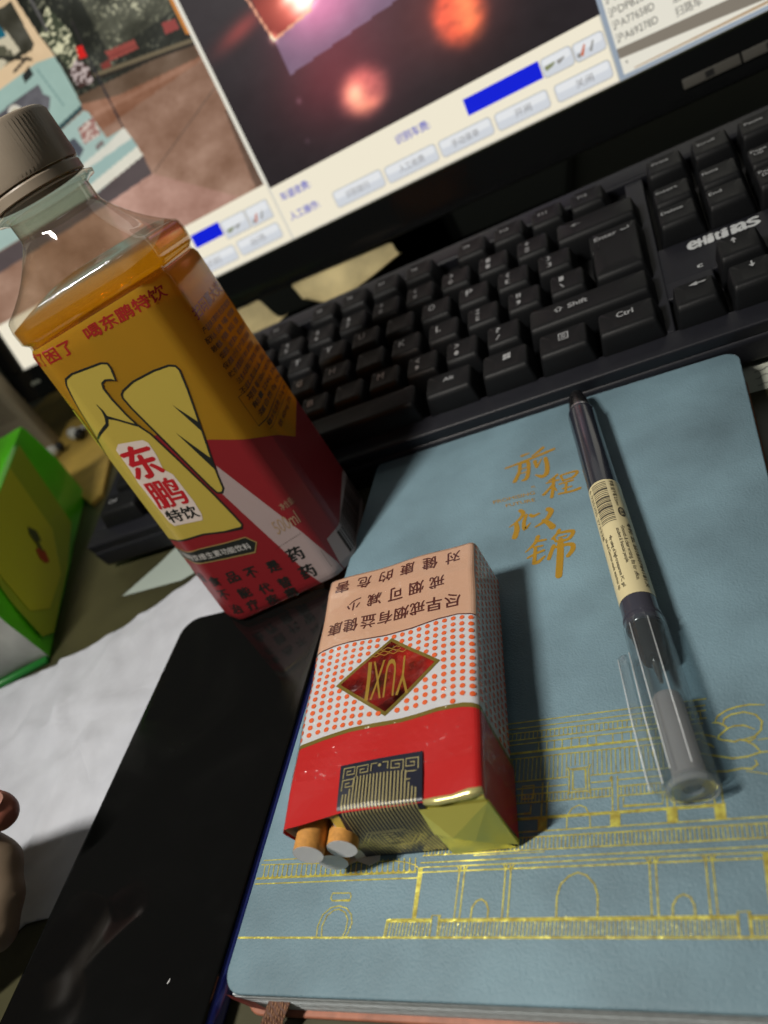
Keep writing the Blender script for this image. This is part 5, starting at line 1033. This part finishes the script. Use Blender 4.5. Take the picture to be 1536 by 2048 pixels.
# ------------------------------------------------------------------ finger tips of a hand at the left edge
def person():
    """one continuous hand surface: tapering fingers and palm grown together, then closed over and smoothed"""
    bm = bmesh.new()
    def limb(pts, rad):
        P_ = []; R_ = []
        n = len(pts)
        for i in range(n - 1):
            p0, p1, p2, p3 = (Vector(pts[j]) for j in (max(i - 1, 0), i, i + 1, min(i + 2, n - 1)))
            for k in range(6):
                u = k / 6; P_.append(0.5 * ((2 * p1) + (-p0 + p2) * u + (2 * p0 - 5 * p1 + 4 * p2 - p3) * u * u + (-p0 + 3 * p1 - 3 * p2 + p3) * u ** 3)); R_.append(rad[i] * (1 - u) + rad[i + 1] * u)
        d = (Vector(pts[-1]) - Vector(pts[-2])).normalized(); e = Vector(pts[-1]); r = rad[-1]
        for k in range(6): a = PI / 2 * k / 5; P_.append(e + d * r * math.sin(a)); R_.append(max(0.3, r * math.cos(a)))
        tube_bm(bm, [W(*p) for p in P_], [x * 0.001 for x in R_], 20)
    limb([(-200, -238, 40), (-172, -224, 36), (-144, -212, 32), (-114, -204, 27)], [26, 24, 20, 15])
    limb([(-145, -190, 40), (-118, -177, 37), (-98, -171, 32), (-86, -170, 28)], [11, 8.6, 7.9, 6.9])      # reddish finger tip
    limb([(-138, -196, 26), (-116, -185, 25), (-101, -179, 19), (-94, -179, 14)], [12, 9.4, 8.6, 7.8])
    limb([(-136, -205, 24), (-112, -194, 22), (-98, -188, 15), (-91, -188, 10)], [12, 9.6, 8.8, 8.0])
    limb([(-134, -215, 22), (-110, -204, 19), (-97, -198, 12), (-91, -197, 7)], [12, 9.6, 9.0, 8.2])
    me = bpy.data.meshes.new('p'); bm.to_mesh(me); bm.free(); o = bpy.data.objects.new('p', me); COL.objects.link(o)
    rm = o.modifiers.new('r', 'REMESH'); rm.mode = 'VOXEL'; rm.voxel_size = 0.0013; sm = o.modifiers.new('s', 'SMOOTH'); sm.iterations = 30; sm.factor = 0.8
    dg = bpy.context.evaluated_depsgraph_get(); me2 = bpy.data.meshes.new_from_object(o.evaluated_get(dg)); bpy.data.objects.remove(o)
    me2.materials.clear(); me2.materials.append(mat('skin', (0.20, 0.145, 0.095), 0.6, noise=0.12, nscale=60)); me2.materials.append(mat('skin_red', (0.30, 0.10, 0.065), 0.5, noise=0.12, nscale=90))
    for p in me2.polygons:
        q = p.center * 1000
        if q.z - TH > 20.5 and q.y > -181 and q.x > -122 and q.z - TH > 20.5 + (-172 - q.y) * 0.8: p.material_index = 1
    o = new('person', me2, None, True); tag(o, 'hand reaching in at the left edge, reddish fingertip above paler fingers on the white sheet', 'person')
    # nail of the front finger
    q = Print(); q.poly(rrect(-3.6, -5, 3.6, 5, 3.0, 4)); a = Vector((-88, -170.2, 28.6)); d = (a - Vector((-98, -171, 32))).normalized(); sd = Vector((-d.y, d.x, 0)).normalized(); up = d.cross(sd) * -1
    if up.z < 0: up = -up
    n_ = q.build('fingernail', lambda x, y: W(*(a + d * (y + 0.5) + sd * x + up * (7.0 - 0.055 * x * x - 0.02 * (y + 3) ** 2 * (y > -3)))), mat('nail', (0.42, 0.22, 0.17), 0.25, coat=0.4), o, [-2.4, -1.2, 0, 1.2, 2.4], [-3, -1.5, 0, 1.5, 3], True)
person()
